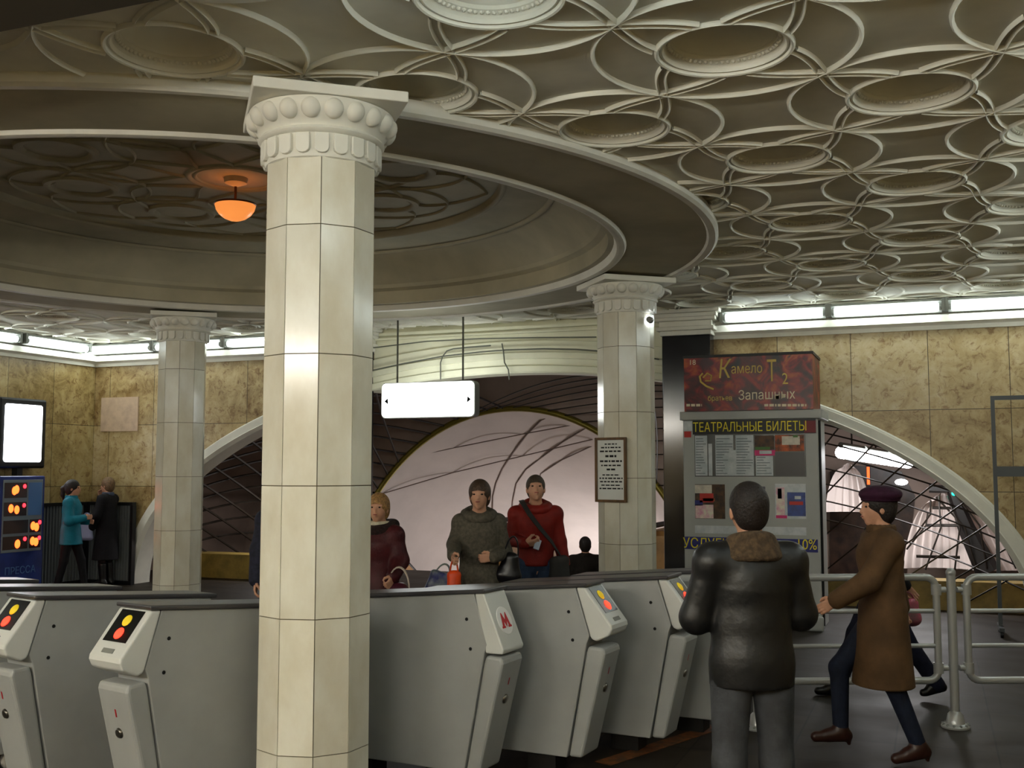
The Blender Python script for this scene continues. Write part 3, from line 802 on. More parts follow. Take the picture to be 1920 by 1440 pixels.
gate(K(-4.02, 6.53), LA_, 'fourth grey ticket gate left of the front column, only its top corner showing')
# white litter bag by the left gates
p = at_z(34, 1424, 0.05)
mb = MB().ball((0, 0, .07), (.09, .07, .07), 14, 8).ball((.06, .03, .05), (.05, .05, .05), 12, 8).ball((-.05, -.02, .05), (.05, .05, .055), 12, 8)
tag(mb.build('plastic_bag', mat('white_plastic', (190, 188, 180), rough=.4, bump=.6, bscale=18), None, smooth=180, loc=(p.x, p.y, 0)), 'crumpled white plastic bag on the floor between the left gates', 'bag', kind='thing')

# ================================================================ PIPE BARRIER
M_PIPE = mat('silver_painted_pipe', (172, 174, 172), rough=.32, metal=.35, spec=.5)
def rpath(x0, x1, z0, z1, r, n=5):
    P = []
    for cx, cz, a in ((x1 - r, z1 - r, 0), (x0 + r, z1 - r, PI / 2), (x0 + r, z0 + r, PI), (x1 - r, z0 + r, 1.5 * PI)):
        P += [(cx + r * math.cos(a + PI / 2 * k / n), 0, cz + r * math.sin(a + PI / 2 * k / n)) for k in range(n + 1)]
    return P
bp_ = K(3.03, 7.45)
BZ = YAW + R(1.5)
def barrier_panel(off, x0, x1, label):
    b = empty('pipe_barrier', (bp_[0], bp_[1], 0), BZ, label, 'barrier', 'pipe barrier panels')
    MB().tube(rpath(x0, x1, .315, 1.015, .075), .025, 10, closed=True).build('frame', M_PIPE, b, smooth=60)
    for z in (.55, .785): MB().tube([(x0 + .01, 0, z), (x1 - .01, 0, z)], .016, 8).build('rail', M_PIPE, b, smooth=60)
    e = x1 if off < 0 else x0
    for z in (.40, .93):
        MB().tube([(e, 0, z - .035), (e, 0, z + .035)], .034, 12).tube([(e, 0, z), (e - .065 * (1 if off > 0 else -1), 0, z)], .020, 8).build('clamp', M_PIPE, b, smooth=50)
    return b
barrier_panel(-1, -1.25, -.105, 'grey pipe barrier panel left of the floor post, behind the walking woman')
barrier_panel(1, .105, 1.75, 'grey pipe barrier panel right of the floor post, cut by the picture edge')
def barrier_post(x, label):
    q = Matrix.Translation((bp_[0], bp_[1], 0)) @ Matrix.Rotation(BZ, 4, 'Z') @ Vector((x, 0, 0))
    b = empty('barrier_post', (q.x, q.y, 0), BZ, label, 'post', 'pipe barrier posts')
    MB().tube([(0, 0, .02), (0, 0, 1.035)], .030, 14).build('pole', M_PIPE, b, smooth=60)
    MB().ball((0, 0, 1.045), .034, 14, 8).build('cap', M_PIPE, b, smooth=180)
    MB().lathe([(.0, 0), (.092, 0), (.095, .012), (.088, .022), (.062, .03), (.05, .09), (.036, .105), (.030, .11)], 24).build('base_flange', M_PIPE, b, smooth=40)
    mb = MB()
    for i in range(12): mb.ball((.083 * math.cos(PI * i / 6), .083 * math.sin(PI * i / 6), .022), .010, 8, 6)
    mb.build('bolt', M_FIX, b, smooth=180)
    return b
barrier_post(0, 'grey barrier post with bolted round foot between the two pipe panels')
barrier_post(-1.36, 'grey barrier post behind the man in the leather jacket')

# ================================================================ THEATRE TICKET KIOSK
M_KIOSK = mat('grey_kiosk_panel', (168, 170, 166), rough=.45, var=.04, vscale=2)
KY = -1.2; KX0, KX1 = at_y(1283, 1000, KY).x, at_y(1538, 1000, KY).x
KW = KX1 - KX0; KD = .78
kz = lambda py: at_y(1420, py, KY).z
k = empty('ticket_kiosk', ((KX0 + KX1) / 2, KY + KD / 2, 0), 0, 'grey theatre ticket kiosk covered in posters under a red circus banner box', 'kiosk')
h_ = KW / 2; yf = -KD / 2
ZK = kz(786)
MB().box((-h_, yf, .0), (h_, KD / 2, ZK)).build('body', M_KIOSK, k, bevel=.01)
MB().box((-h_ - .03, yf - .03, ZK), (h_ + .05, KD / 2, ZK + .10)).build('cornice', M_KIOSK, k, bevel=.01)
MB().box((-h_ - .02, yf - .06, .0), (h_ + .02, yf, .16)).build('plinth', M_KIOSK, k, bevel=.02)
MB().tube([(h_ + .012, yf + .06, .05), (h_ + .012, yf + .06, ZK - .02)], .014, 8).build('corner_rail', M_BLACK, k)
# banner box
bm = bpy.data.materials.new('fiery_banner'); bm.use_nodes = True
N = bm.node_tree.nodes; L = bm.node_tree.links; b = N['Principled BSDF']; b.inputs['Roughness'].default_value = .35
tc = N.new('ShaderNodeTexCoord'); nz = N.new('ShaderNodeTexNoise'); nz.inputs['Scale'].default_value = 4.5; nz.inputs['Detail'].default_value = 5; nz.inputs['Distortion'].default_value = 1.2
L.new(tc.outputs['Object'], nz.inputs['Vector']); rp = N.new('ShaderNodeValToRGB'); L.new(nz.outputs['Fac'], rp.inputs['Fac'])
e = rp.color_ramp.elements; e[0].position = .30; e[0].color = lin((14, 8, 12)); e[1].position = .46; e[1].color = lin((78, 15, 19))
for ps, c in ((.56, (140, 27, 26)), (.66, (176, 82, 32)), (.74, (60, 20, 26))): q = e.new(ps); q.color = lin(c)
L.new(rp.outputs['Color'], b.inputs['Base Color'])
ZB0, ZB1 = kz(772), kz(668); bh = (ZB1 - ZB0) / 2; bx0, bx1 = at_y(1283, 720, KY - .04).x, at_y(1524, 720, KY - .04).x
bw = (bx1 - bx0) / 2; bcx = (bx0 + bx1) / 2 - (KX0 + KX1) / 2
bn = MB().box((bcx - bw, yf - .05, ZK + .101), (bcx + bw, KD / 2 - .02, ZB1)).build('banner_box', bm, k)
MB().box((bcx - bw - .012, yf - .062, ZB1), (bcx + bw + .012, KD / 2, ZB1 + .03)).build('banner_lid', M_BLACK, bn)
M_GOLD = mat('gold_lettering', (206, 176, 88), rough=.5)
M_PALE = mat('pale_lettering', (222, 206, 176), rough=.5)
fy = yf - .0525; cz = (ZB0 + ZB1) / 2
def ktext(s, px, py, size, m, xs=1.0, parent=bn, y=fy, **kw):
    q = at_y(px, py, KY + KD / 2 + y)
    return text_mesh('lettering', s, size, m, parent, FACE((q.x - (KX0 + KX1) / 2, y, q.z)), xs=xs, **kw)
ktext('К', 1357, 694, .30, M_GOLD, .75, shear=.15)
ktext('амело', 1400, 692, .155, M_GOLD, .75)
ktext('Т', 1447, 698, .34, M_GOLD, .55)
ktext('2', 1472, 711, .18, M_GOLD, .8)
ktext('братьев', 1350, 747, .085, M_GOLD, .85)
ktext('Запашных', 1437, 741, .15, M_PALE, .85)
ktext('18', 1298, 680, .085, M_PALE, 1.0)
mb = MB(); rr = random.Random(5)
for x0, x1 in ((1287, 1316), (1433, 1512)):
    x = x0
    while x < x1:
        l = rr.uniform(3, 9); a_, b2 = at_y(x, 757.5, KY - .0525), at_y(min(x + l, x1), 762, KY - .0525)
        mb.box((a_.x - (KX0 + KX1) / 2, fy - .001, b2.z), (b2.x - (KX0 + KX1) / 2, fy + .002, a_.z)); x += l + 2
mb.build('small_print', M_PALE, bn)
# emblem-like pale curl on the banner
mb = MB(); 
mb.tube([Vector((at_y(x, y, KY - .055).x - (KX0 + KX1) / 2, fy, at_y(x, y, KY - .055).z)) for x, y in ((1318, 700), (1312, 706), (1314, 716), (1324, 724), (1338, 730))], .012, 6)
mb.tube([Vector((at_y(x, y, KY - .055).x - (KX0 + KX1) / 2, fy, at_y(x, y, KY - .055).z)) for x, y in ((1318, 708), (1326, 700), (1334, 704), (1332, 714), (1322, 714))], .010, 6)
mb.build('curl', M_GOLD, bn)
# flat things on the front face
def board(nm, x0, y0, x1, y1, m, out=.004, parent=k, base=0.0):
    a_, b2 = at_y(x0, y0, KY - base), at_y(x1, y1, KY - base); ox = (KX0 + KX1) / 2
    return MB().box((a_.x - ox, yf - base - out, b2.z), (b2.x - ox, yf - base + .004, a_.z)).build(nm, m, parent)
hd = board('header_board', 1299, 789, 1530, 812, M_BLACK, .012)
M_YELP = mat('yellow_lettering', (232, 214, 40), rough=.5)
ktext('ТЕАТРАЛЬНЫЕ БИЛЕТЫ', 1404, 801, .150, M_YELP, .71, parent=hd, y=yf - .0135)
board('maroon_patch', 1508, 789, 1530, 811, mat('maroon_print', (110, 20, 30), rough=.5), .014, hd)
M_P = [mat('poster_white', (206, 210, 212), rough=.5, col2=(176, 186, 190), vscale=9), mat('poster_cream', (214, 206, 190), rough=.5, var=.15, vscale=12),
       mat('poster_dark', (34, 34, 36), rough=.3), mat('poster_magenta', (200, 40, 110), rough=.5), mat('poster_orange', (196, 92, 40), rough=.5, col2=(60, 44, 30), vscale=12),
       mat('poster_red', (186, 44, 34), rough=.5), mat('poster_blue', (40, 70, 150), rough=.4, var=.3, vscale=10), mat('poster_brown', (92, 60, 28), rough=.5, col2=(40, 28, 18), vscale=14),
       mat('poster_green', (70, 110, 50), rough=.5), mat('poster_pink', (214, 150, 176), rough=.5, col2=(226, 220, 200), vscale=14), mat('poster_navy', (28, 34, 110), rough=.5)]
wnd = board('window_upper', 1302, 815, 1512, 894, mat('kiosk_window_back', (70, 72, 70), rough=.25), .002)
for li, (x0, y0, x1, y1, m) in enumerate(((1303, 817, 1327, 892, 0), (1328, 832, 1336, 892, 0), (1341, 816, 1376, 892, 0), (1379, 816, 1414, 892, 0), (1374, 844, 1414, 892, 0), (1415, 817, 1452, 842, 7), (1416, 838, 1444, 845, 8), (1415, 844, 1454, 854, 3), (1417, 855, 1450, 892, 0), (1424, 845, 1447, 851, 0),
                        (1453, 816, 1508, 846, 4), (1466, 818, 1500, 834, 1), (1487, 816, 1496, 820, 8), (1453, 848, 1510, 892, 2))):
    board('leaflet', x0, y0, x1, y1, M_P[m], .0026 + .0004 * li, wnd)
mb = MB(); rr = random.Random(11); ox = (KX0 + KX1) / 2
for x0, x1 in ((1305, 1325), (1343, 1374), (1381, 1412), (1419, 1448)):
    for y_ in range(822, 890, 5):
        if x0 == 1419 and y_ < 857: continue
        l = rr.uniform(.4, 1.0); a_, b2 = at_y(x0, y_, KY), at_y(x0 + (x1 - x0) * l, y_ + 1.4, KY); mb.box((a_.x - ox, yf - .0092, b2.z), (b2.x - ox, yf - .0074, a_.z))
mb.build('printed_lines', mat('grey_ink', (120, 128, 134), rough=.8), wnd)
pl = board('poster_left', 1303, 908, 1360, 973, M_P[7], .004)
for x0, y0, x1, y1, m in ((1303, 909, 1335, 925, 1), (1312, 925, 1338, 942, 5), (1303, 938, 1318, 948, 10), (1318, 934, 1340, 940, 4), (1304, 946, 1338, 972, 9)): board('printed_patch', x0, y0, x1, y1, M_P[m], .0055, pl)
pm = board('poster_middle', 1378, 912, 1436, 973, mat('poster_grey', (92, 90, 100), rough=.5, var=.3, vscale=12), .004)
pr = board('poster_right', 1453, 907, 1512, 973, M_P[0], .004)
for x0, y0, x1, y1, m in ((1455, 914, 1472, 966, 9), (1458, 916, 1466, 935, 6), (1476, 923, 1511, 968, 6), (1480, 940, 1506, 947, 5), (1455, 966, 1476, 972, 3), (1490, 930, 1502, 936, 0)): board('printed_patch', x0, y0, x1, y1, M_P[m], .0055 + .0004 * (x0 % 3), pr)
bb = board('blue_band', 1284, 1006, 1534, 1036, M_P[10], .006)
ktext('УСЛУГИ', 1325, 1020, .16, M_YELP, .85, parent=bb, y=yf - .0075)
ktext('10%', 1512, 1022, .16, M_YELP, .85, parent=bb, y=yf - .0075)
pa = board('frame_lower', 1303, 985, 1512, 1004, M_P[0], .003)
pb = board('poster_low', 1455, 1093, 1514, 1140, M_P[0], .004)
for x0, y0, x1, y1, m in ((1500, 1097, 1514, 1112, 8), (1478, 1112, 1512, 1128, 9), (1460, 1122, 1500, 1138, 1)): board('printed_patch', x0, y0, x1, y1, M_P[m], .0055 + .0004 * (x0 % 3), pb)
board('emblem', 1281, 790, 1298, 808, M_P[0], .004); board('emblem', 1283, 809, 1296, 820, M_P[5], .004)

# ================================================================ LEFT CORNER: dispensers, light box, corrugated screen
M_VEND = mat('blue_vending_steel', (40, 62, 140), rough=.35, var=.2, vscale=3)
M_VENDL = mat('light_blue_panel', (86, 122, 178), rough=.4)
M_VFRAME = mat('vending_frame', (120, 130, 140), rough=.4)
M_VGLASS = mat('vending_window', (60, 50, 50), rough=.15, spec=.6)
M_GLOW = mat('orange_window_lamp', (255, 110, 40), emit=(255, 80, 30), estr=2.2)
M_GLOWR = mat('red_window_lamp', (255, 40, 40), emit=(255, 30, 40), estr=3.0)
def vending(y, label):
    """newspaper machine standing against the left wall, front towards +x"""
    v = empty('newspaper_machine', (X0 + .32, y, 0), PI / 2, label, 'vending machine', 'blue newspaper machines')
    W, D, H = .40, .28, 1.67
    MB().box((-W, -D, .0), (W, D, H)).build('cabinet', M_VEND, v, bevel=.015)
    fp = MB().box((-W + .05, -D - .012, .62), (W - .05, -D, H - .05)).build('front_panel', M_VFRAME, v, bevel=.004)
    for z0, z1, x0, x1 in ((1.37, 1.58, -.33, .06), (1.12, 1.31, -.33, .06), (.88, 1.06, -.33, .10), (.66, .84, -.33, .10), (.88, 1.06, .13, .33), (.66, .84, .13, .33)):
        wd = MB().box((x0, -D - .016, z0), (x1, -D - .010, z1)).build('display_window', M_VGLASS, fp)
        rr = random.Random(int(z0 * 100 + x0 * 10))
        if (z0, x0) != (.88, -.33):
            g1 = MB()
            for _ in range(2): g1.ball((x0 + (x1 - x0) * rr.uniform(.25, .6), -D - .02, z0 + (z1 - z0) * rr.uniform(.35, .6)), (.045, .01, .06), 10, 6)
            g1.build('glow', M_GLOW, wd, smooth=180)
            MB().ball((x0 + (x1 - x0) * .88, -D - .02, z0 + (z1 - z0) * .75), (.03, .01, .03), 10, 6).build('indicator', M_GLOWR, wd, smooth=180)
    MB().box((.09, -D - .016, 1.12), (.33, -D - .010, 1.58)).build('coin_panel', M_VENDL, fp)
    text_mesh('lettering', 'ПРЕССА', .14, M_VENDL, v, FACE((0, -D - .004, .36)), xs=.95)
    MB().box((-W + .03, -D + .03, -.0), (W - .03, D - .03, .05)).build('base', M_BLACK, v)
    return v
pv = at_x(40, 1000, X0 + .60)
vending(pv.y, 'blue newspaper vending machine with glowing red windows under the light box')
vending(pv.y - .90, 'blue newspaper vending machine cut off by the left picture edge')
q0, q1 = at_x(10, 756, X0 + .25), at_x(76, 868, X0 + .25)
hw, hh = abs(q1.y - q0.y) / 2, abs(q0.z - at_x(10, 866, X0 + .25).z) / 2
lb = empty('light_box', (X0 + .15, (q0.y + q1.y) / 2, q0.z - hh), PI / 2, 'glowing white advertising light box with black frame above the newspaper machine', 'light box')
MB().box((-hw - .09, -.10, -hh - .09), (hw + .09, .10, hh + .09)).build('case', M_BLACK, lb, bevel=.03)
MB().prism(rrect(hw, hh, .04), -.108, -.098).build('face', mat('lightbox_face', (255, 255, 255), emit=(244, 250, 255), estr=2.6), lb)
MB().box((-.05, -.06, 1.675 - lb.location.z), (.05, .04, -hh - .085)).build('stand', M_BLACK, lb)
# corrugated grey screen in the corner
M_CORR = mat('grey_corrugated_sheet', (118, 122, 124), rough=.45, metal=.2)
def corrugated(name, p, q, z0, z1, label, cat, n):
    p, q = Vector(p), Vector(q); d = (q - p); Ln = d.length; d.normalize(); nn = Vector((d.y, -d.x))
    s = empty(name, (p.x, p.y, 0), math.atan2(d.y, d.x), label, cat, 'corrugated screens in the corner')
    vs = []; fs = []; pr = []
    for i in range(n):
        x = Ln * i / n; w_ = Ln / n
        pr += [(x, 0), (x + w_ * .35, 0), (x + w_ * .5, -.03), (x + w_ * .85, -.03)]
    pr.append((Ln, 0))
    m = len(pr); back = [(x, y + .012) for x, y in reversed(pr)]; ring = pr + back
    vs = [(x, y, z0) for x, y in ring] + [(x, y, z1) for x, y in ring]; k2 = len(ring)
    fs = [(i, (i + 1) % k2, (i + 1) % k2 + k2, i + k2) for i in range(k2)]
    for i in range(m - 1): fs += [(i + 1, i, k2 - 1 - i, k2 - 2 - i), (i + k2, i + 1 + k2, 2 * k2 - 2 - i, 2 * k2 - 1 - i)]
    MB().add(vs, fs).build('sheet', M_CORR, s)
    MB().box((-.02, -.055, z1), (Ln + .02, .03, z1 + .05)).build('top_rail', M_BLACK, s)
    MB().box((-.02, -.055, 0.0), (Ln + .02, .03, z0)).build('bottom_rail', M_BLACK, s)
    for x in (0.0, Ln): MB().box((x - .025, -.05, 0), (x + .025, .03, z1 + .0)).build('post', M_BLACK, s)
    return s
corrugated('corrugated_screen', (X0 + .12, -.16), (.78, -.16), .06, 1.21, 'grey corrugated metal screen along the back wall behind the two standing women', 'screen', 16)
corrugated('corrugated_screen', (X0 + .06, -1.15), (X0 + .06, -.24), .06, 1.21, 'shaded corrugated screen between the newspaper machine and the corner', 'screen', 15)

# ================================================================ EMPTY METAL FRAME STAND at the right
M_STAND = mat('grey_stand_steel', (70, 74, 76), rough=.4, metal=.4)
SY_ = -.75
a_, t_ = at_y(1876, 1168, SY_), at_y(1874, 750, SY_)
st = empty('frame_stand', (a_.x, SY_, 0), 0, 'tall empty grey metal frame stand at the right edge by the arch', 'stand')
Wd = 1.05; Ht = t_.z
MB().box((-.02, -.02, .06), (.02, .02, Ht)).build('upright', M_STAND, st)
MB().box((Wd - .02, -.02, .06), (Wd + .02, .02, Ht)).build('upright', M_STAND, st)
MB().box((-.02, -.02, Ht), (Wd + .02, .02, Ht + .045)).build('top_bar', M_STAND, st)
z_ = at_y(1890, 884, SY_).z
MB().box((.02, -.012, z_ - .055), (Wd - .02, .012, z_ + .055)).build('crossbar', M_STAND, st)
for x in (0, Wd):
    MB().box((x - .025, -.25, .06), (x + .025, .25, .10)).build('foot', M_STAND, st)
    for y in (-.22, .22): MB().tube([(x - .015, y, .032), (x + .015, y, .032)], .032, 12).build('caster', M_BLACK, st, smooth=50)
# ================================================================ PEOPLE: bodies and clothes grown as one continuous surface each
class Field:
    """smooth union of rounded limbs sampled on a grid, turned into one closed skin"""
    def __init__(self, h=.009, k=.03): self.p = []; self.h = h; self.k = k; self.cut = []; self.sub = []
    def cone(self, a, ra, b, rb, flat=1.0, k=None): self.p.append(('c', np.array(a, float), ra, np.array(b, float), rb, flat, k)); return self
    def chain(self, pts, rs, flat=1.0, k=None):
        for i in range(len(pts) - 1): self.cone(pts[i], rs[i], pts[i + 1], rs[i + 1], flat, k)
        return self
    def ell(self, c, r, k=None, M=None): self.p.append(('e', np.array(c, float), np.array(r, float), M, k)); return self
    def minus(self, c, r, M=None): self.sub.append((np.array(c, float), np.array(r, float), M)); return self
    def above(self, z): self.cut.append(('z', z)); return self        # keep only what lies above z
    def plane(self, o, n): self.cut.append(('p', np.array(o, float), np.array(n, float))); return self   # keep the side n points away from
    def mesh(self):
        lo = np.full(3, 1e9); hi = -lo
        for q in self.p:
            if q[0] == 'c': l = np.minimum(q[1] - q[2] * max(1, 1), q[3] - q[4]); u = np.maximum(q[1] + q[2], q[3] + q[4])
            else: m = q[2].max(); l = q[1] - m; u = q[1] + m
            lo = np.minimum(lo, l); hi = np.maximum(hi, u)
        h = self.h; lo -= 3 * h + .01; hi += 3 * h + .01
        n = np.ceil((hi - lo) / h).astype(int) + 1
        ax = [(lo[i] + h * np.arange(n[i])).astype(np.float32) for i in range(3)]
        V = np.full(n, .12, np.float32); mg = .09
        def sl(l, u): return tuple(slice(max(0, int((l[i] - mg - lo[i]) / h)), max(1, int((u[i] + mg - lo[i]) / h) + 2)) for i in range(3))
        def ellip(c, r, M, s):
            G = [ax[i][s[i]] - np.float32(c[i]) for i in range(3)]
            X, Y, Z = G[0][:, None, None], G[1][None, :, None], G[2][None, None, :]
            if M is not None:
                X, Y, Z = (M[0][0] * X + M[0][1] * Y + M[0][2] * Z), (M[1][0] * X + M[1][1] * Y + M[1][2] * Z), (M[2][0] * X + M[2][1] * Y + M[2][2] * Z)
            k0 = np.sqrt((X / r[0]) ** 2 + (Y / r[1]) ** 2 + (Z / r[2]) ** 2); k1 = np.sqrt((X / r[0] ** 2) ** 2 + (Y / r[1] ** 2) ** 2 + (Z / r[2] ** 2) ** 2) + 1e-6
            return k0 * (k0 - 1) / k1
        for q in self.p:
            if q[0] == 'c':
                _, a, ra, b, rb, fl, k = q
                s = sl(np.minimum(a - ra, b - rb), np.maximum(a + ra, b + rb))
                X = ax[0][s[0]][:, None, None]; Y = ax[1][s[1]][None, :, None]; Z = ax[2][s[2]][None, None, :]
                d = b - a; dd = float(d @ d) + 1e-9
                t = np.clip(((X - a[0]) * d[0] + (Y - a[1]) * d[1] + (Z - a[2]) * d[2]) / dd, 0, 1)
                qx, qy, qz = X - a[0] - t * d[0], (Y - a[1] - t * d[1]) / fl, Z - a[2] - t * d[2]
                D = np.sqrt(qx * qx + qy * qy + qz * qz) - (ra + t * (rb - ra))
            else:
                _, c, r, M, k = q; m = r.max(); s = sl(c - m, c + m); D = ellip(c, r, M, s)
            k = self.k if k is None else k
            A = V[s]; hh = np.clip(.5 + .5 * (A - D) / k, 0, 1); V[s] = A * (1 - hh) + D * hh - k * hh * (1 - hh)
        for c, r, M in self.sub:
            m = r.max(); s = sl(c - m, c + m); V[s] = np.maximum(V[s], -ellip(c, r, M, s))
        for q in self.cut:
            if q[0] == 'z': V = np.maximum(V, (q[1] - ax[2])[None, None, :])
            else: V = np.maximum(V, ((ax[0][:, None, None] - q[1][0]) * q[2][0] + (ax[1][None, :, None] - q[1][1]) * q[2][1] + (ax[2][None, None, :] - q[1][2]) * q[2][2]).astype(np.float32))
        return surface_net(V, lo, h)
def surface_net(V, lo, h):
    sg = V < 0; nx, ny, nz = V.shape
    c = np.zeros((nx - 1, ny - 1, nz - 1), np.int8)
    for i in (0, 1):
        for j in (0, 1):
            for k in (0, 1): c += sg[i:nx - 1 + i, j:ny - 1 + j, k:nz - 1 + k]
    act = (c > 0) & (c < 8); idx = np.full(act.shape, -1, np.int64); ii = np.argwhere(act); idx[act] = np.arange(len(ii))
    acc = np.zeros((len(ii), 3)); cnt = np.zeros(len(ii)); I, J, K_ = ii.T
    for a in range(3):
        b, e = [x for x in range(3) if x != a]
        for u in (0, 1):
            for v in (0, 1):
                o0 = [0, 0, 0]; o0[b] = u; o0[e] = v; o1 = list(o0); o1[a] = 1
                v0 = V[I + o0[0], J + o0[1], K_ + o0[2]]; v1 = V[I + o1[0], J + o1[1], K_ + o1[2]]
                m = (v0 < 0) != (v1 < 0); t = np.where(m, v0 / np.where(m, v0 - v1, 1), 0)
                P = np.zeros((len(ii), 3)); P[:, b] = u; P[:, e] = v; P[:, a] = t
                acc[m] += P[m]; cnt[m] += 1
    vs = lo + h * (ii + acc / np.maximum(cnt, 1)[:, None]); F = []
    for a in range(3):
        b, e = (a + 1) % 3, (a + 2) % 3
        s0 = [slice(None)] * 3; s1 = [slice(None)] * 3; s0[a] = slice(0, -1); s1[a] = slice(1, None)
        ch = sg[tuple(s0)] != sg[tuple(s1)]; E = np.argwhere(ch)
        ok = (E[:, b] > 0) & (E[:, e] > 0) & (E[:, b] < act.shape[b]) & (E[:, e] < act.shape[e]); E = E[ok]
        ins = sg[tuple(E.T)]; q = []
        for db, de in ((-1, -1), (0, -1), (0, 0), (-1, 0)):
            T = E.copy(); T[:, b] += db; T[:, e] += de; q.append(idx[tuple(T.T)])
        Q = np.stack(q, 1); Q[~ins] = Q[~ins][:, ::-1]; F.append(Q)
    return vs, np.concatenate(F)
def field_obj(name, fields, m, parent, M=None):
    mb = MB()
    for f in (fields if isinstance(fields, list) else [fields]):
        vs, F = f.mesh()
        mb.add([tuple(v) for v in vs], [tuple(int(i) for i in q) for q in F], M)
    return mb.build(name, m, parent, smooth=180)

M_SKIN = mat('skin', (196, 146, 118), rough=.5, spec=.35, var=.06, vscale=20)
M_EYE = mat('eye_dark', (30, 22, 18), rough=.25)
M_LIP = mat('lips', (150, 80, 72), rough=.5)
def cloth(name, col, rough=.8, var=.18, vscale=26, bump=.25, bscale=70, spec=.2): return mat(name, col, rough=rough, var=var, vscale=vscale, bump=bump, bscale=bscale, spec=spec)

def hand_field(wr, direc, palm_n, side, curl=.55, k=1.0):
    """five separate fingers; direc runs from wrist to knuckles, palm_n points out of the palm, side +1 puts the thumb on the right of direc x palm_n"""
    d = Vector(direc).normalized(); n = Vector(palm_n); n = (n - d * n.dot(d)).normalized(); t = d.cross(n) * side   # t: towards the thumb
    W = Vector(wr); f = Field(.0042, .007)
    def P(x, y, z): return tuple(W + d * (x * k) + t * (y * k) + n * (z * k))
    f.cone(P(-.03, 0, 0), .026 * k, P(.01, 0, 0), .025 * k, k=.012)
    for y in (-.028, -.009, .010, .028): f.cone(P(.012, y * .65, 0), .0165 * k, P(.082, y, -.002), .0125 * k, k=.012)
    for y, L_ in ((-.030, .060), (-.010, .075), (.010, .080), (.029, .072)):
        x, z, a = .085, -.002, curl * .55; q = [P(x, y, z)]; 
        for fr in (.44, .31, .25):
            x += L_ * fr * math.cos(a); z += L_ * fr * math.sin(a); q.append(P(x, y, z)); a += curl
        f.chain(q, [.0100 * k, .0092 * k, .0085 * k, .0072 * k], k=.005)
    f.chain([P(.012, .022, .004), P(.045, .046, .014), P(.066, .050, .028 + .010 * curl), P(.084, .044, .036 + .012 * curl)], [.0155 * k, .0125 * k, .0105 * k, .0085 * k], k=.008)
    return f

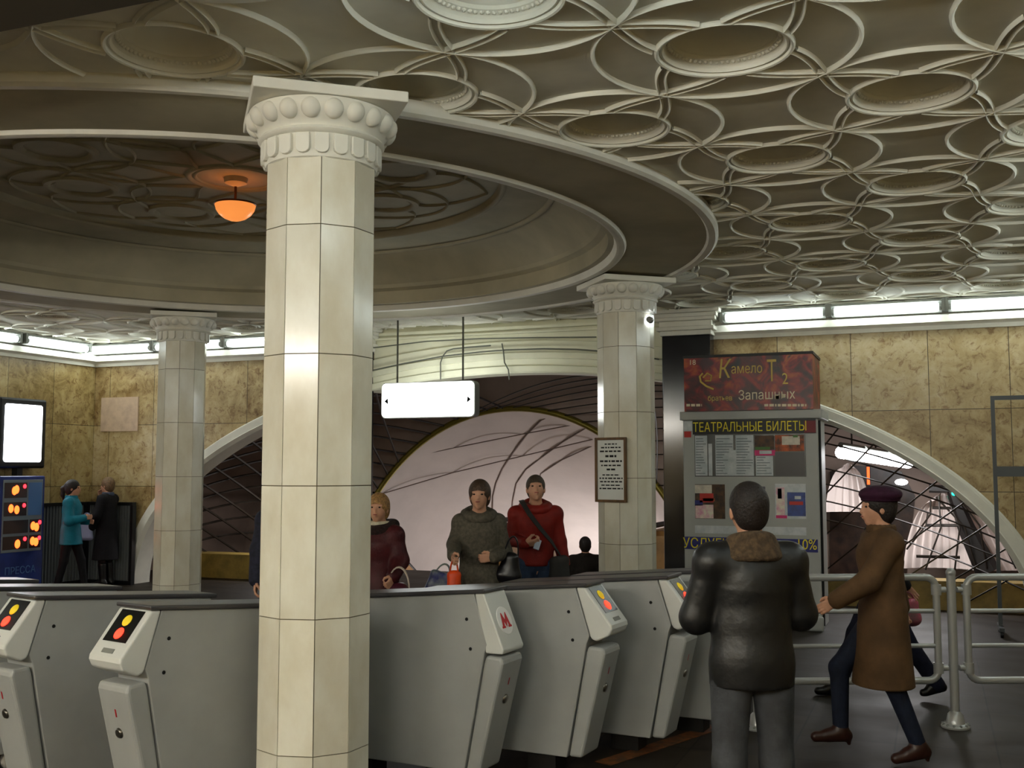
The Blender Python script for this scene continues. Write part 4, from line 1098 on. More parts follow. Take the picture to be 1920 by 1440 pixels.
def rotz(p, a, c=(0, 0, 0)):
    x, y = p[0] - c[0], p[1] - c[1]; return (c[0] + x * math.cos(a) - y * math.sin(a), c[1] + x * math.sin(a) + y * math.cos(a), p[2])
def person(label, xy, heading, H, J=None, top=None, legs=None, shoes=None, hair=None, head=(0, 0), z=0.0, hands=('L', 'R'), curl=(.55, .55), h=.009, scarf=None, fem=False):
    """local +y is the way the person faces, +x the person's right hand side"""
    root = empty('person', (xy[0], xy[1], z), heading, label, 'person')
    k = H / 1.70; sw = .150 if fem else .172
    j = dict(pel=(0, 0, .93), waist=(0, .0, 1.08), chest=(0, .01, 1.28), neck=(0, -.01, 1.43), head=(0, .015, 1.585),
             sL=(-sw, -.005, 1.365), sR=(sw, -.005, 1.365), eL=(-sw - .055, -.02, 1.11), eR=(sw + .055, -.02, 1.11), wL=(-sw - .06, .06, .86), wR=(sw + .06, .06, .86),
             hL=(-.092, 0, .92), hR=(.092, 0, .92), kL=(-.098, .015, .50), kR=(.098, .015, .50), aL=(-.10, -.02, .085), aR=(.10, -.02, .085), fL=None, fR=None)
    j.update(J or {})
    j = {a: (tuple(v_ * k for v_ in b) if b is not None else None) for a, b in j.items()}
    yaw, pit = head
    hc = j['head']
    rm = Matrix.Rotation(yaw, 3, 'Z') @ Matrix.Rotation(-pit, 3, 'X'); ri = rm.inverted(); RI = [list(r) for r in ri]
    def HP(x, y, z_): v = rm @ Vector((x * k, y * k, z_ * k)); return (hc[0] + v.x, hc[1] + v.y, hc[2] + v.z)
    # ---- body: one continuous skin from crown to soles
    b = Field(h * .85, .028 * k)
    b.ell(HP(0, -.012, .030), (.074 * k, .092 * k, .088 * k), M=RI)
    b.ell(HP(0, .022, -.015), (.062 * k, .070 * k, .080 * k), M=RI)
    b.cone(HP(0, .035, -.035), .050 * k, HP(0, .058, -.088), .026 * k)
    b.cone(HP(0, .086, .010), .010 * k, HP(0, .106, -.024), .0135 * k, k=.012)
    b.cone(HP(0, .088, -.058), .017 * k, HP(0, .088, -.050), .017 * k, k=.014)
    for s_ in (-1, 1):
        b.ell(HP(s_ * .077, -.005, -.008), (.010 * k, .020 * k, .032 * k), k=.010, M=RI)
        b.cone(HP(s_ * .012, .086, .026), .010 * k, HP(s_ * .046, .076, .026), .009 * k, k=.014)
    b.cone(j['neck'], .058 * k, HP(0, -.015, -.06), .052 * k)
    b.chain([j['pel'], j['waist'], j['chest'], j['neck']], [.125 * k, .112 * k, .125 * k, .06 * k], .72)
    for s_ in 'LR':
        sx = -1 if s_ == 'L' else 1
        b.cone(j['chest'], .09 * k, j['s' + s_], .055 * k)
        b.chain([j['s' + s_], j['e' + s_], j['w' + s_]], [.048 * k, .038 * k, .026 * k])
        b.chain([j['h' + s_], j['k' + s_], j['a' + s_]], [.082 * k, .054 * k, .036 * k])
        a = Vector(j['a' + s_]); ft = j['f' + s_]
        toe = Vector(ft) if ft is not None else Vector((a.x + sx * .03 * k, a.y + .165 * k, .028 * k))
        j['f' + s_] = tuple(toe); b.cone(tuple(a - Vector((0, .03 * k, .03 * k))), .028 * k, tuple(toe + Vector((0, 0, .008 * k))), .016 * k)
    fl = [b]
    for i, s_ in enumerate('LR'):
        if s_ in hands:
            d = Vector(j['w' + s_]) - Vector(j['e' + s_]); hd = (J or {}).get('hd' + s_)
            pn = (J or {}).get('pn' + s_, (1 if s_ == 'L' else -1, 0, -.2))
            fl.append(hand_field(j['w' + s_], hd or d, pn, 1 if s_ == 'R' else -1, curl[i], k * (.9 if fem else 1.0)))
    body = field_obj('body', fl, M_SKIN, root)
    mb = MB()
    for s_ in (-1, 1): mb.ball(HP(s_ * .031, .0845, .008), (.012 * k, .008 * k, .007 * k), 10, 6)
    mb.build('eyes', M_EYE, body, smooth=180)
    MB().ball(HP(0, .103, -.054), (.021 * k, .007 * k, .0055 * k), 10, 6).build('mouth', M_LIP, body, smooth=180)
    # ---- hair
    if hair:
        kind, hm = hair
        f = Field(.007, .02); g = .012 if kind == 'short' else .018
        f.ell(HP(0, -.016, .034), ((.074 + g) * k, (.092 + g) * k, (.088 + g) * k), M=RI)
        if kind in ('bob', 'long', 'tail'):
            f.ell(HP(0, -.045, -.02), (.086 * k, .070 * k, .090 * k), M=RI)
        if kind == 'long': f.cone(HP(0, -.06, -.03), .075 * k, HP(0, -.075, -.15), .055 * k)
        if kind == 'tail': f.chain([HP(0, -.10, .045), HP(0, -.145, .0), HP(0, -.15, -.10), HP(0, -.13, -.18)], [.03 * k, .034 * k, .028 * k, .012 * k])
        if kind == 'short': f.ell(HP(0, -.045, -.02), (.074 * k, .060 * k, .072 * k), M=RI)
        lowcut = {'short': -.088, 'bob': -.10}.get(kind)
        f.minus(HP(0, .115, -.055), (.074 * k, .085 * k, .098 * k), M=RI)
        if lowcut is not None: f.minus(HP(0, .02, lowcut - .08), (.14 * k, .16 * k, .08 * k), M=RI)
        if kind in ('short', 'tail'):
            for s_ in (-1, 1): f.minus(HP(s_ * .10, .035, -.03), (.030 * k, .055 * k, .05 * k), M=RI)
        field_obj('hair', f, hm, root)
    if hair and hair[0] == 'hat': pass
    # ---- upper garment
    if top:
        m, hem, bulk, flare, collar, cm_ = (top + (None,) * 6)[:6]
        f = Field(h, .035 * k); B = bulk
        f.chain([(j['pel'][0], j['pel'][1], j['pel'][2]), j['waist'], j['chest']], [(.152 + B) * k, (.138 + B) * k, (.150 + B) * k], .74)
        f.cone(j['chest'], (.145 + B) * k, (j['neck'][0], j['neck'][1] - .01, j['neck'][2] - .03 * k), (.075 + B * .5) * k, .8)
        if hem < .86:
            p_ = j['pel']; f.cone(p_, (.15 + B) * k, (p_[0], p_[1] + .01, hem * k), (.155 + B + flare) * k, .80)
        for s_ in 'LR':
            f.cone(j['chest'], (.10 + B) * k, j['s' + s_], (.060 + B * .6) * k, .95)
            e, w_ = Vector(j['e' + s_]), Vector(j['w' + s_]); wend = e + (w_ - e) * .96
            f.cone((j['s' + s_][0] * .45, j['s' + s_][1], j['neck'][2] - .045 * k), (.060 + B * .4) * k, j['s' + s_], (.055 + B * .6) * k, k=.05)
            f.chain([j['s' + s_], j['e' + s_], tuple(wend)], [(.056 + B * .6) * k, (.054 + B * .6) * k, (.043 + B * .5) * k], k=.025)
            d = (w_ - e).normalized()
        nb = [f]
        f.above(hem * k)
        # open cuffs: trim the sleeve ends square
        go = field_obj('coat' if hem < .80 else 'jacket', f, m, root)
        n_ = j['neck']
        if collar == 'stand':
            c_ = Field(.008, .012)
            for i in range(14):
                a = 2 * PI * i / 14; a2 = 2 * PI * (i + 1) / 14
                r_ = .074 * k
                c_.cone((n_[0] + r_ * math.cos(a), n_[1] + .005 + r_ * math.sin(a), n_[2] + .01 * k), .022 * k, (n_[0] + r_ * math.cos(a2), n_[1] + .005 + r_ * math.sin(a2), n_[2] + .035 * k), .018 * k)
            field_obj('collar', c_, cm_ or m, go)
        elif collar in ('fur', 'hood'):
            c_ = Field(.008, .03); rr = random.Random(2); q = 26 if collar == 'fur' else 16
            for i in range(q):
                a = 2 * PI * i / q; back = .5 - .5 * math.sin(a)      # 1 behind the neck
                r_ = (.094 + .02 * back) * k
                zz = n_[2] + (-.03 + .05 * back) * k
                c_.ell((n_[0] + r_ * 1.08 * math.cos(a), n_[1] + r_ * math.sin(a), zz + (rr.uniform(-.008, .008) if collar == 'fur' else 0)), ((.044 if collar == 'fur' else .042) * k,) * 3)
            if collar == 'hood': c_.ell((n_[0], n_[1] - .10 * k, n_[2] - .005 * k), (.115 * k, .055 * k, .085 * k))
            field_obj('collar' if collar == 'fur' else 'hood', c_, cm_ or m, go)
        elif collar == 'shearling':
            c_ = Field(.008, .025)
            for i in range(20):
                a = 2 * PI * i / 20; back = .5 - .5 * math.sin(a)
                c_.cone((n_[0] + .082 * k * math.cos(a), n_[1] + .075 * k * math.sin(a), n_[2] + .045 * k * back), .026 * k, (n_[0] + (.112 + .02 * back) * k * math.cos(a), n_[1] + (.095 + .01 * back) * k * math.sin(a), n_[2] + (-.055 + .02 * back) * k), .022 * k)
            field_obj('collar', c_, cm_ or m, go)
        # front closing and hem seam
        mb = MB()
        if collar == 'shearling':      # seams of the leather back
            zz = 1.30 * k
    # ---- legs
    if legs:
        kind, m = legs
        f = Field(h, .02 * k)
        if kind == 'trousers':
            f.cone((j['pel'][0] - .03, j['pel'][1], j['pel'][2] + .04 * k), .118 * k, (j['pel'][0] + .03, j['pel'][1], j['pel'][2]), .118 * k, .82)
            for s_ in 'LR': 
                a = Vector(j['a' + s_]); f.chain([j['h' + s_], j['k' + s_], tuple(a + Vector((0, .005, -.03 * k)))], [.097 * k, .072 * k, .066 * k], k=.03)
        elif kind == 'slim':
            f.cone((j['pel'][0] - .03, j['pel'][1], j['pel'][2] + .03 * k), .112 * k, (j['pel'][0] + .03, j['pel'][1], j['pel'][2]), .112 * k, .82)
            for s_ in 'LR': f.chain([j['h' + s_], j['k' + s_], j['a' + s_]], [.090 * k, .062 * k, .048 * k], k=.03)
        else:
            for s_ in 'LR': f.chain([j['h' + s_], j['k' + s_], j['a' + s_]], [.086 * k, .058 * k, .040 * k], k=.03)
        field_obj('tights' if kind == 'tights' else 'trousers', f, m, root)
    if shoes:
        kind, m = shoes
        for s_ in 'LR':
            a, t = Vector(j['a' + s_]), Vector(j['f' + s_]); f = Field(.007, .02)
            d = (t - a); d.z = 0; dn = d.normalized() if d.length > .01 else Vector((0, 1, 0))
            heel = a - dn * .035 * k; heel.z = a.z - .047 * k
            hz = .02 if kind in ('boots', 'heels') else 0
            f.cone(tuple(heel + Vector((0, 0, hz * k))), .040 * k, tuple(t + Vector((0, 0, .006))), .034 * k)
            f.cone(tuple(a), .046 * k, tuple((a + t) * .5 + Vector((0, 0, .0))), .040 * k)
            if kind in ('boots', 'heels'):
                kn = Vector(j['k' + s_]); up = a + (kn - a) * (.62 if kind == 'boots' else .2)
                f.cone(tuple(a), .048 * k, tuple(up), .062 * k if kind == 'boots' else .045 * k)
                hl = a - dn * .045 * k; f.cone((hl.x, hl.y, hl.z - .04 * k), .022 * k, (hl.x - dn.x * .005, hl.y - dn.y * .005, hl.z - .076 * k), .013 * k, k=.01)
            f.above(min(0.0 if a.z < .12 * k else -9, a.z - .087 * k) if a.z < .12 * k else a.z - .12 * k)
            field_obj('boot' if kind == 'boots' else 'shoe', f, m, root)
    if scarf:
        f = Field(.008, .02); n_ = j['neck']
        for i in range(14):
            a = 2 * PI * i / 14; f.ell((n_[0] + .078 * k * math.cos(a), n_[1] + .072 * k * math.sin(a) + .01, n_[2] + .02 * k), (.032 * k,) * 3)
        field_obj('scarf', f, scarf, root)
    root['_j'] = 0; del root['_j']
    return root, j, HP
def local(root, p): return (Matrix.Translation(root.location) @ Matrix.Rotation(root.rotation_euler.z, 4, 'Z')) @ Vector(p)

HAIR_DK = mat('dark_hair', (34, 24, 20), rough=.6, var=.35, vscale=60, bump=.5, bscale=90)
HAIR_BR = mat('brown_hair', (78, 56, 40), rough=.6, var=.35, vscale=60, bump=.5, bscale=90)
HAIR_BL = mat('blond_hair', (176, 132, 78), rough=.6, var=.3, vscale=60, bump=.5, bscale=90)
M_SHOE = mat('black_shoe_leather', (18, 16, 16), rough=.3)
LEATHER = mat('black_leather', (24, 24, 25), rough=.42, spec=.5, var=.3, vscale=8, bump=.5, bscale=14)
def spot(px, d): return K((px - 960) / FPX * d, d)
FACE_CAM = YAW + PI          # heading that looks back towards the photographer
# 1 man in the leather jacket, seen from behind
pm1, j1, _ = person('man in black leather jacket and grey trousers seen from behind at the gates', spot(1402, 4.72), YAW + R(6), 1.685,
    J=dict(eL=(-.235, .04, 1.12), wL=(-.16, .27, 1.09), eR=(.235, .03, 1.13), wR=(.14, .27, 1.11), pnL=(1, 0, .2), pnR=(-1, 0, .2), kL=(-.105, .01, .50), kR=(.11, .02, .50), aL=(-.11, -.02, .085), aR=(.125, -.01, .085)),
    top=(LEATHER, .83, .031, .0, 'shearling', mat('brown_shearling', (88, 70, 50), rough=.95, var=.3, vscale=40, bump=.8, bscale=60)),
    legs=('trousers', cloth('grey_denim', (74, 76, 80), var=.3, vscale=6)), shoes=('shoe', M_SHOE), hair=('short', HAIR_DK), h=.0085)
ph = local(pm1, (-.03, .36, 1.10 * 1.71 / 1.7))
# 2 woman striding past in a brown coat and purple beret
COAT_BR = cloth('brown_wool_coat', (92, 68, 44), var=.2, vscale=5)
pw, j2, HPw = person('walking woman in long brown coat and dark purple beret with dark jeans and heeled boots', K(2.27, 6.62), YAW + PI / 2, 1.63,
    J=dict(hL=(-.085, .02, .92), hR=(.085, -.02, .92), kL=(-.09, -.02, .50), aL=(-.10, -.17, .105), fL=(-.11, -.02, .035), kR=(.09, .26, .56), aR=(.09, .26, .16), fR=(.09, .42, .12),
           eL=(-.22, .16, 1.14), wL=(-.20, .36, 1.02), eR=(.22, -.14, 1.14), wR=(.23, -.20, .92), pnR=(-1, 0, 0)),
    top=(COAT_BR, .47, .03, .05, 'stand', COAT_BR), legs=('slim', cloth('dark_blue_jeans', (26, 32, 48))), shoes=('heels', mat('brown_boot', (48, 26, 20), rough=.35)), hair=('bob', HAIR_DK), curl=(.5, 1.0), fem=True)
bf = Field(.007, .02); bf.ell(HPw(0, -.02, .088), (.125, .13, .055)); bf.ell(HPw(0, -.02, .065), (.098, .112, .05))
field_obj('beret', bf, cloth('dark_purple_felt', (58, 26, 48)), pw)
MB().tube([HPw(-.0 + .098 * math.cos(t), -.02 + .112 * math.sin(t), .055) for t in [2 * PI * i / 24 for i in range(24)]], .012, 6, closed=True).build('beret_band', cloth('dark_purple_felt', (0, 0, 0)), pw, smooth=180)
# 3 person half hidden behind her
pb_, j3, _ = person('person in dark clothes striding behind the woman in the brown coat', K(2.88, 8.42), YAW + PI / 2, 1.56,
    J=dict(kL=(-.09, -.16, .50), aL=(-.09, -.42, .15), fL=(-.09, -.30, .05), kR=(.09, .20, .52), aR=(.09, .36, .085), fR=(.09, .53, .03), eR=(.22, -.12, 1.12), wR=(.25, -.30, .90), eL=(-.21, .1, 1.13), wL=(-.2, .26, .95)),
    top=(cloth('black_wool', (26, 25, 28)), .80, .02, .0, 'stand'), legs=('trousers', cloth('navy_trousers', (24, 26, 44))), shoes=('shoe', M_SHOE), hair=('short', HAIR_DK), h=.012)
# 4 grey coat woman
COAT_GR = cloth('grey_green_tweed', (92, 86, 74), var=.22, vscale=40)
pg, j4, _ = person('woman in long grey hooded coat carrying an orange bag and a black handbag', spot(899, 8.6), FACE_CAM + R(8), 1.66,
    J=dict(eL=(-.255, -.03, 1.12), wL=(-.29, .02, .86), eR=(.27, -.03, 1.13), wR=(.07, .20, 1.10), pnR=(0, -1, 0), hdR=(-1, .1, -.1), sR=(.185, 0, 1.395), eL2=None) if False else
      dict(eR=(.205, .03, 1.19), wR=(.235, .27, 1.115), eL=(-.215, -.03, 1.12), wL=(-.09, .20, 1.10), pnL=(0, -1, 0), hdL=(1, .1, -.1), pnR=(-1, 0, 0)),
    top=(COAT_GR, .36, .014, .05, 'hood', COAT_GR), legs=('tights', cloth('black_tights', (20, 18, 18))), shoes=('boots', M_SHOE), hair=('bob', HAIR_BR), head=(R(-14), R(-4)), curl=(.9, 1.1), fem=True, h=.011)
# 5 red jacket man
RED = cloth('red_windproof_jacket', (124, 30, 22), rough=.6, var=.15, vscale=8)
pr_, j5, HP5 = person('young man in red jacket with a dark shoulder bag looking at his hand', spot(1004, 9.5), FACE_CAM + R(2), 1.70,
    J=dict(eR=(.215, -.02, 1.14), wR=(.10, .22, 1.12), eL=(-.215, -.03, 1.12), wL=(-.265, .0, .88), pnR=(0, -.6, .6), hdR=(-1, .3, .15)),
    top=(RED, .915, .012, .0, 'hood', RED), legs=('trousers', cloth('blue_jeans', (58, 74, 100), var=.25, vscale=6)), shoes=('shoe', M_SHOE), hair=('short', mat('short_brown_hair', (70, 56, 42), rough=.6, var=.3, vscale=60, bump=.5, bscale=90)), head=(0, R(-14)), curl=(.5, 1.0), h=.011)
# 6 maroon jacket woman
MAR = cloth('maroon_padded_jacket', (74, 26, 30), rough=.5, var=.2, vscale=10)
pmw, j6, _ = person('blond woman in maroon padded jacket with fur hood beside the front column', spot(713, 8.3), FACE_CAM - R(28), 1.56,
    J=dict(eL=(-.215, -.0, 1.16), wL=(-.25, .16, 1.04), kR=(.09, .10, .52), aR=(.09, .02, .12), pnL=(1, 0, 0)),
    top=(MAR, .84, .032, .0, 'fur', mat('dark_brown_fur', (44, 26, 24), rough=1, var=.4, vscale=60, bump=.9, bscale=70)), legs=('slim', cloth('black_trousers', (18, 17, 19))), shoes=('shoe', M_SHOE), hair=('bob', HAIR_BL), head=(R(20), R(-5)), curl=(1.1, .6), scarf=cloth('cream_scarf', (206, 196, 170)), fem=True, h=.011)
# 7 figure on the escalator beyond the right column
pe, j7, _ = person('dark figure seen from behind, sunk low on the escalator beside the right column', spot(1096, 15.4), YAW, 1.72,
    top=(cloth('dark_brown_coat', (34, 28, 24)), .70, .05, .02, 'stand'), legs=('trousers', cloth('black_trousers', (0, 0, 0))), shoes=('shoe', M_SHOE), hair=('short', HAIR_DK), h=.014, z=-.93)
# 8 somebody almost hidden by the front column
ps, j8, _ = person('person in navy checked coat almost hidden behind the front column', spot(540, 9.0), FACE_CAM, 1.66,
    top=(mat('navy_check', (34, 36, 56), rough=.8, var=.4, vscale=30), .45, .05, .04, 'stand'), legs=('tights', cloth('black_tights', (0, 0, 0))), shoes=('boots', M_SHOE), hair=('short', HAIR_DK), h=.013)
# 9, 10 two women in the corner
TEAL = cloth('teal_jacket', (24, 118, 142), rough=.6, var=.12, vscale=10)
pt, j9, _ = person('woman with ponytail in bright teal jacket standing by the corrugated screen', spot(139, 15.4), YAW - PI / 2 + R(8), 1.60,
    J=dict(eR=(.22, .02, 1.10), wR=(.14, .22, 1.14), eL=(-.22, .02, 1.10), wL=(-.12, .22, 1.08), pnR=(-1, 0, 0), pnL=(1, 0, 0), kL=(-.10, .14, .50), aL=(-.11, .20, .085), kR=(.09, -.06, .50), aR=(.09, -.16, .09)),
    top=(TEAL, .74, .03, .02, 'stand', TEAL), legs=('slim', cloth('black_jeans', (22, 22, 26))), shoes=('shoe', M_SHOE), hair=('tail', HAIR_DK), fem=True, h=.012)
pk, j10, _ = person('woman in long black coat with hand raised to her mouth facing the teal jacket', spot(206, 16.35), YAW + PI / 2 - R(12), 1.63,
    J=dict(eR=(.21, .14, 1.16), wR=(.06, .17, 1.40), hdR=(-.2, 0, 1), pnR=(-.5, -1, 0), eL=(-.24, .04, 1.12), wL=(-.20, .14, .92)),
    top=(cloth('black_wool', (0, 0, 0)), .42, .03, .05, 'stand', cloth('blue_grey_collar', (70, 78, 96))), legs=('tights', cloth('brown_tights', (44, 30, 28))), shoes=('boots', M_SHOE), hair=('bob', mat('light_brown_hair', (120, 92, 62), rough=.6, var=.3, vscale=60)), fem=True, h=.012)

# ---- things carried
def sack(name, M, w_, d_, hgt, m, label, cat, handle=None, hm=None, soft=.03, taper=.8):
    root = bpy.data.objects.new(name, None); root.matrix_world = M; COL.objects.link(root); tag(root, label, cat, None, 'thing')
    f = Field(.008, soft)
    f.chain([(-w_ / 2 + d_ / 2, 0, -hgt + d_ / 2), (w_ / 2 - d_ / 2, 0, -hgt + d_ / 2)], [d_ / 2, d_ / 2])
    f.chain([(-w_ / 2 * taper + d_ / 3, 0, -d_ / 3), (w_ / 2 * taper - d_ / 3, 0, -d_ / 3)], [d_ / 3, d_ / 3])
    for i in range(7):
        t = i / 6 * 2 - 1; f.cone((t * (w_ / 2 - d_ / 2), 0, -hgt + d_ / 2), d_ / 2, (t * (w_ / 2 * taper - d_ / 3), 0, -d_ / 3), d_ / 3)
    field_obj('body', f, m, root)
    if handle:
        for y in (-.02, .02):
            pts = [(w_ * .28 * math.cos(t), y * math.sin(t), -.03 + (handle + .03) * math.sin(t)) for t in [PI * i / 14 for i in range(15)]]
            MB().tube(pts, .006, 6).build('handle', hm or m, root, smooth=60)
    return root
def hand_at(root, j, s_, dz=-.075):
    p = local(root, j['w' + s_]); return Vector((p.x, p.y, p.z + dz))
M_ORB = mat('orange_plastic', (226, 74, 24), rough=.35, var=.15, vscale=8)
p = hand_at(pg, j4, 'R', -.06); sack('shopping_bag', TM((p.x + .03, p.y - .05, p.z - .05), YAW), .11, .08, .30, M_ORB, 'orange plastic bag hanging from the hand of the woman in grey coat', 'bag', .09, soft=.02, taper=.9)
sack('shopping_bag', TM((p.x - .11, p.y + .05, .955), YAW, ry=R(20)), .20, .08, .24, mat('blue_plastic', (34, 36, 110), rough=.35, col2=(150, 160, 140), vscale=5), 'dark blue plastic bag beside the orange bag', 'bag', .07, soft=.02, taper=.9)
q = local(pg, (-.25, .06, 1.06)); sack('handbag', TM((q.x, q.y, 1.085), YAW, ry=R(8)), .20, .10, .22, mat('black_handbag_leather', (16, 16, 20), rough=.3), 'black leather handbag on the forearm of the woman in grey coat', 'handbag', .14, taper=.55)
p = hand_at(pmw, j6, 'L'); sack('handbag', TM((p.x + .05, p.y, .90), YAW), .28, .13, .20, mat('maroon_handbag', (66, 20, 34), rough=.35), 'maroon handbag with pale handles held by the blond woman', 'handbag', .13, mat('pale_strap', (206, 190, 176), rough=.5), taper=.5)
p = hand_at(pb_, j3, 'R'); sack('shopping_bag', TM((p.x, p.y, p.z - .03), YAW), .22, .10, .20, mat('pink_plastic', (196, 84, 110), rough=.4, col2=(120, 90, 92), vscale=8), 'pink plastic bag swinging behind the woman in the brown coat', 'bag', .06, taper=.8)
# shoulder bag of the young man: bag and strap are one thing
Mr = Matrix.Translation(pr_.location) @ Matrix.Rotation(pr_.rotation_euler.z, 4, 'Z')
sb = sack('shoulder_bag', Mr @ Matrix.Translation((-.20, .12, 1.00)) @ Matrix.Rotation(R(60), 4, 'Z'), .30, .11, .28, mat('dark_canvas', (38, 36, 34), rough=.8), 'dark canvas shoulder bag worn across the red jacket', 'bag', taper=.9)
Mi = (Matrix.Translation((-.20, .12, 1.00)) @ Matrix.Rotation(R(60), 4, 'Z')).inverted()
pts = [(-.22, .10, .98), (-.13, .165, 1.12), (-.03, .185, 1.24), (.06, .165, 1.36), (.115, .09, 1.455), (.125, .0, 1.475), (.10, -.10, 1.43)]
strap = MB()
for a, b2 in zip(pts[:-1], pts[1:]):
    pass
P = [Vector(x) for x in pts]
vs = []; fs = []
for i, v in enumerate(P):
    t = (P[min(i + 1, len(P) - 1)] - P[max(i - 1, 0)]).normalized(); out = Vector((v.x * .4, v.y, .25)).normalized(); sd = t.cross(out).normalized()
    for s_, o in ((-1, 0), (1, 0), (1, .008), (-1, .008)): vs.append(Mi @ (v + sd * .022 * s_ + out * (o + .006)))
for i in range(len(P) - 1):
    for m_ in range(4): fs.append((i * 4 + m_, i * 4 + (m_ + 1) % 4, i * 4 + 4 + (m_ + 1) % 4, i * 4 + 4 + m_))
strap.add(vs, fs + [(3, 2, 1, 0), tuple(len(vs) - 4 + i for i in range(4))]).build('strap', mat('dark_canvas', (0, 0, 0)), sb, smooth=50)
p = local(pr_, (.0, .255, 1.115)); tag(MB().box((-.025, -.006, -.05), (.025, .006, .05)).build('phone', mat('pale_phone', (170, 180, 196), rough=.3), None, bevel=.004, loc=p, rot=(R(-35), R(20), YAW)), 'small pale phone in the hand of the young man in red', 'phone', kind='thing')
p = local(pk, (-.22, .20, 1.00)); sack('shopping_bag', TM((p.x, p.y, p.z + .05), YAW), .20, .07, .34, mat('lilac_plastic', (150, 156, 190), rough=.4), 'pale lilac bag held in front of the black coat', 'bag', .06, taper=.8)
# ================================================================ ESCALATOR, LATTICE AND LAMPS inside the arch
M_ESCW = mat('honey_wood_panel', (196, 146, 84), rough=.35, var=.15, vscale=4, stretch=(1, .2, 1))
M_HAND = mat('black_handrail', (14, 14, 15), rough=.35)
SLP = math.tan(R(30))
def balustrade(x, w_, label, y0=.9):
    b = empty('escalator_balustrade', (x, y0, 0), 0, label, 'escalator', 'escalator balustrades')
    prof = [(0, 0), (0, .86), (.15, .92), (1.2, .92), (9.5, .92 - 8.3 * SLP), (9.5, -8.3 * SLP - .2), (1.2, -.2)]
    # prism takes (x, z) along y; turn it so that the profile runs along +y
    MB().prism(prof, -w_ / 2, w_ / 2, Matrix.Rotation(PI / 2, 4, 'Z')).build('panel', M_ESCW, b)
    for s_ in (-1, 1):
        MB().tube([(s_ * (w_ / 2 - .06), -.02, .70), (s_ * (w_ / 2 - .06), -.10, .80), (s_ * (w_ / 2 - .06), -.06, .93), (s_ * (w_ / 2 - .06), .15, .985), (s_ * (w_ / 2 - .06), 1.2, .985), (s_ * (w_ / 2 - .06), 9.4, .985 - 8.2 * SLP)], .04, 8).build('handrail', M_HAND, b, smooth=60)
    return b
wp = at_y(1240, 1000, 1.2).x
balustrade(wp + .1, .5, 'honey coloured escalator balustrade behind the right column')
balustrade(at_y(945, 1060, 1.6).x, .5, 'honey coloured escalator balustrade behind the young man in red', 1.3)
balustrade(TCX - TA + .5, .5, 'honey coloured escalator balustrade along the left side of the tunnel', 3.0)
# net of dark rods stretched between the big arch and the tunnel mouth
def net(name, ta, tb, n, tw, label, rr_=.020):
    o = MB()
    for sg in (1, -1):
        for i in range(n + 1):
            a = ta + (tb - ta) * i / n; m_ = a + sg * tw
            A = Vector((AC + (AI + .1) * math.cos(a), .36, (BI + .1) * math.sin(a))); B = Vector((TCX + (TA + .03) * math.cos(m_), YB - .05, TZ + (TB + .03) * math.sin(m_)))
            pts = []
            for q in range(13):
                f_ = q / 12; p = A * (1 - f_) + B * f_; bul = math.sin(PI * f_)
                p += Vector((math.cos(a) * .35, 0, .25)) * bul
                if p.z > .02: pts.append(p)
            if len(pts) > 2: o.tube(pts, rr_, 5)
    return struct(o.build(name, M_ROD, cv, smooth=60), label)
net('wall_rod_lattice', PI - .12, PI - 1.2, 13, .32, 'net of dark rods under the left half of the arch')
net('wall_rod_lattice', .10, 1.3, 13, .55, 'net of dark rods under the right half of the arch', .011)
# yellowish stone plinth and steps on the left of the chamber
MS = mat('ochre_stone', (150, 126, 62), rough=.35, var=.2, vscale=6)
a_, b2 = at_y(396, 1058, 1.3), at_y(478, 1040, 1.3)
struct(MB().box((AC - AO + .2, 1.2, 0), (b2.x + .5, 1.6, max(.3, b2.z))).build('baseboard_left', MS, cv))
struct(MB().box((10.3, 1.2, 0), (AC + AO - .1, 1.6, .36)).build('baseboard_right', MS, cv))
# right side: pale ribbed shell of the next vault with its dark edge beam
def shell(cx, y, w_, z0, h_, n, lean, dep, m, nm):
    vs = []; fs = []; N_ = 10
    for i in range(n * 4 + 1):
        f_ = i / (n * 4); u = f_ * 2 - 1; rb = .025 * (1 if i % 4 in (1, 2) else 0)
        for q in range(N_ + 1):
            g = q / N_; a = g * PI / 2
            wd = w_ * (1 - .78 * g ** 1.6)
            vs.append((cx + u * wd + lean * g, y + dep * (1 - u * u) * .6 + dep * .8 * math.sin(a) * .3 - rb, z0 + h_ * math.sin(a) * (1 - .10 * u * u)))
    for i in range(n * 4):
        for q in range(N_): fs.append((i * (N_ + 1) + q, (i + 1) * (N_ + 1) + q, (i + 1) * (N_ + 1) + q + 1, i * (N_ + 1) + q + 1))
    return struct(MB().add(vs, fs).build(nm, m, cv, smooth=40))
M_SHELL = mat('pale_ribbed_shell', (216, 202, 196), rough=.4, spec=.4)
YS = 3.6
s0, s1, s2 = at_y(1694, 1066, YS), at_y(1836, 1066, YS), at_y(1768, 925, YS)
shell((s0.x + s1.x) / 2, YS, (s1.x - s0.x) / 2, .30, s2.z - .30, 9, s2.x - (s0.x + s1.x) / 2, .5, M_SHELL, 'wall_shell')
r0, r1 = at_y(1862, 1066, YS), at_y(1935, 1066, YS)
shell((r0.x + r1.x) / 2 + .15, YS, (r1.x - r0.x) / 2 + .15, .30, s2.z - .30, 9, -.75, .4, M_SHELL, 'wall_shell_side')
b0, b1, b2_, b3 = at_y(1742, 916, YS - .1), at_y(1784, 918, YS - .1), at_y(1812, 990, YS - .1), at_y(1852, 1072, YS - .1)
M_BEAM = mat('black_beam', (20, 17, 16), rough=.5)
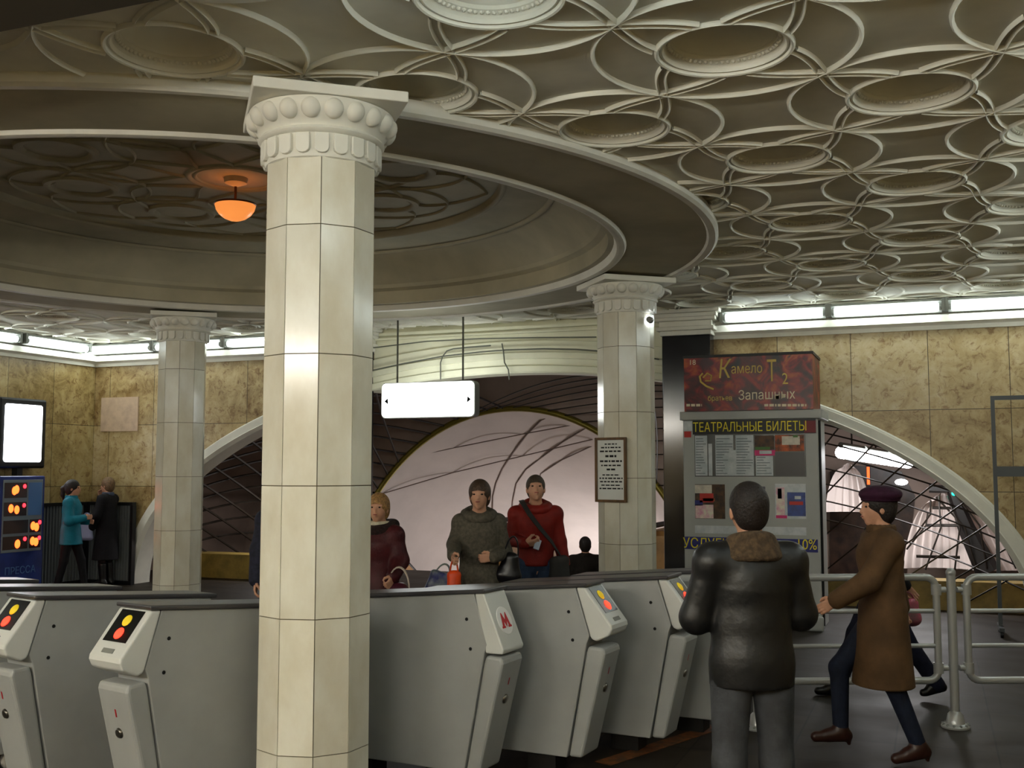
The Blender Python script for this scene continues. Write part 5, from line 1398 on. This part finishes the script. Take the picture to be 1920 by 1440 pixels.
struct(MB().tube([tuple(v) for v in (b0, b1, b2_, b3)], [.06, .08, .12, .17], 6).build('trim_11', M_BEAM, cv))
mb = MB()
for (xa, ya), (xb, yb) in (((1735, 985), (1800, 985)), ((1718, 1043), (1800, 1045)), ((1748, 952), (1790, 953))):
    mb.tube([at_y(xa, ya, YS - .2), at_y(xb, yb, YS - .2)], .022, 6)
for xa, ya, xb, yb in ((1745, 938, 1712, 1010), (1760, 930, 1735, 1068), (1775, 930, 1790, 1068), (1755, 932, 1830, 1066), (1700, 1030, 1740, 960), (1800, 940, 1905, 1066), (1825, 925, 1912, 1050), (1790, 926, 1850, 1066)):
    A, B = at_y(xa, ya, YS - .25), at_y(xb, yb, YS - .25); mid = (A + B) / 2 + Vector((.12, -.1, .08)); mb.tube([A, A * .5 + mid * .5, mid, mid * .5 + B * .5, B], .014, 5)
struct(mb.build('wall_rod_net', M_ROD, cv, smooth=60))
u0, u1, u2 = at_y(1548, 960, YS), at_y(1632, 960, YS), at_y(1592, 868, YS)
shell((u0.x + u1.x) / 2, YS, (u1.x - u0.x) / 2, u0.z, u2.z - u0.z, 6, 0, .4, M_SHELL, 'wall_shell_far')
pn = [at_y(x, y, YB - .06) for x, y in ((1556, 1075), (1556, 884), (1600, 872), (1690, 884), (1716, 930), (1700, 1075))]
MDK = mat('dark_opening_brown', (58, 40, 32), rough=.3, col2=(30, 20, 18), vscale=7, detail=7)
struct(MB().prism([(v.x, v.z) for v in pn], YB - .06, YB - .01).build('wall_dark_panel', MDK, cv))  # flat panel, its dark colour stands in for a dark opening
l = empty('strip_lamp', at_y(1628, 892, YB - .14), 0, 'thin vertical orange light strip left of the purple beret', 'lamp')
MB().tube([(0, 0, -.14), (0, 0, .14)], .022, 8).build('tube', mat('orange_strip', (255, 110, 50), emit=(255, 90, 40), estr=.8), l, smooth=60)
MB().box((-.03, .02, -.16), (.03, .08, .16)).build('housing', M_BLACK, l)
# bright lamps of the chamber: a row running back on the right, one small lamp, one green signal
row = [at_y(1575, 848, 1.6), at_y(1705, 868, 3.4)]
dv = (row[1] - row[0])
mcl = mat('chamber_light', (255, 255, 255), emit=(250, 252, 255), estr=7)
for i, nm in enumerate(('nearest', 'middle', 'farthest')):
    A = row[0] + dv * (i / 3 + .01); B = row[0] + dv * ((i + 1) / 3 - .02); c = (A + B) / 2
    l = empty('vault_lamp', c, 0, '%s of the three bright lamps in a row under the right half of the arch' % nm, 'lamp', 'bright lamps under the right half of the arch')
    MB().tube([A - c, B - c], .085, 12).build('tube', mcl, l, smooth=60)
    MB().tube([A - c + Vector((0, 0, .10)), B - c + Vector((0, 0, .10))], .04, 8).build('housing', M_FIX, l)
    MB().tube([(0, 0, .1), (0, 0, arc_z(c.x, VA, VB) - c.z)], .012, 6).build('rod', M_ROD, l)
c = at_y(1690, 904, 3.3); l = empty('small_lamp', c, 0, 'small white oval lamp below the bright lamp row', 'lamp')
MB().ball((0, 0, 0), (.09, .05, .045), 16, 10).build('globe', mcl, l, smooth=180); MB().tube([(0, .03, 0), (0, YB - c.y, .0)], .012, 6).build('arm', M_ROD, l)
c = at_y(1789, 925, YS - .2); l = empty('signal_lamp', c, 0, 'tiny green signal lamp on the black beam inside the arch', 'signal')
MB().ball((0, 0, 0), .035, 12, 8).build('lens', mat('green_signal', (40, 255, 200), emit=(20, 220, 170), estr=2.0), l, smooth=180); MB().tube([(0, .02, 0), (0, .12, 0)], .03, 10).build('housing', M_BLACK, l)
c = at_y(1664, 920, 3.3); l = empty('signal_lamp', c, 0, 'tiny violet signal lamp above the purple beret', 'signal')
MB().ball((0, 0, 0), .035, 12, 8).build('lens', mat('violet_signal', (110, 100, 255), emit=(90, 80, 255), estr=1.5), l, smooth=180); MB().tube([(0, .02, 0), (0, YB - c.y, 0)], .02, 10).build('housing', M_BLACK, l)
# lamps standing along the escalators light the tunnel from below
def lamp(name, loc, energy, size, col=(1, .96, .95), rot=(0, 0, 0)):
    d = bpy.data.lights.new(name, 'AREA'); d.energy = energy; d.size = size; d.color = col; d.shape = 'DISK'
    o = bpy.data.objects.new(name, d); COL.objects.link(o); o.location = loc; o.rotation_euler = rot; return o
for y, e_ in ((YB + 3.6, TUN), (YB + 7.4, TUN)):
    lamp('tunnel_lamp', (TCX + .9, y, TZ + 1.2 - (y - YB) * SLP), e_, .8, rot=(PI, 0, 0))
lamp('chamber_light', (12.0, 2.2, 1.9), CHB, .5)
lamp('chamber_light', (2.4, 2.2, 1.6), CHB * .8, .5)  # fill light added to brighten the left half, no lamp hangs there
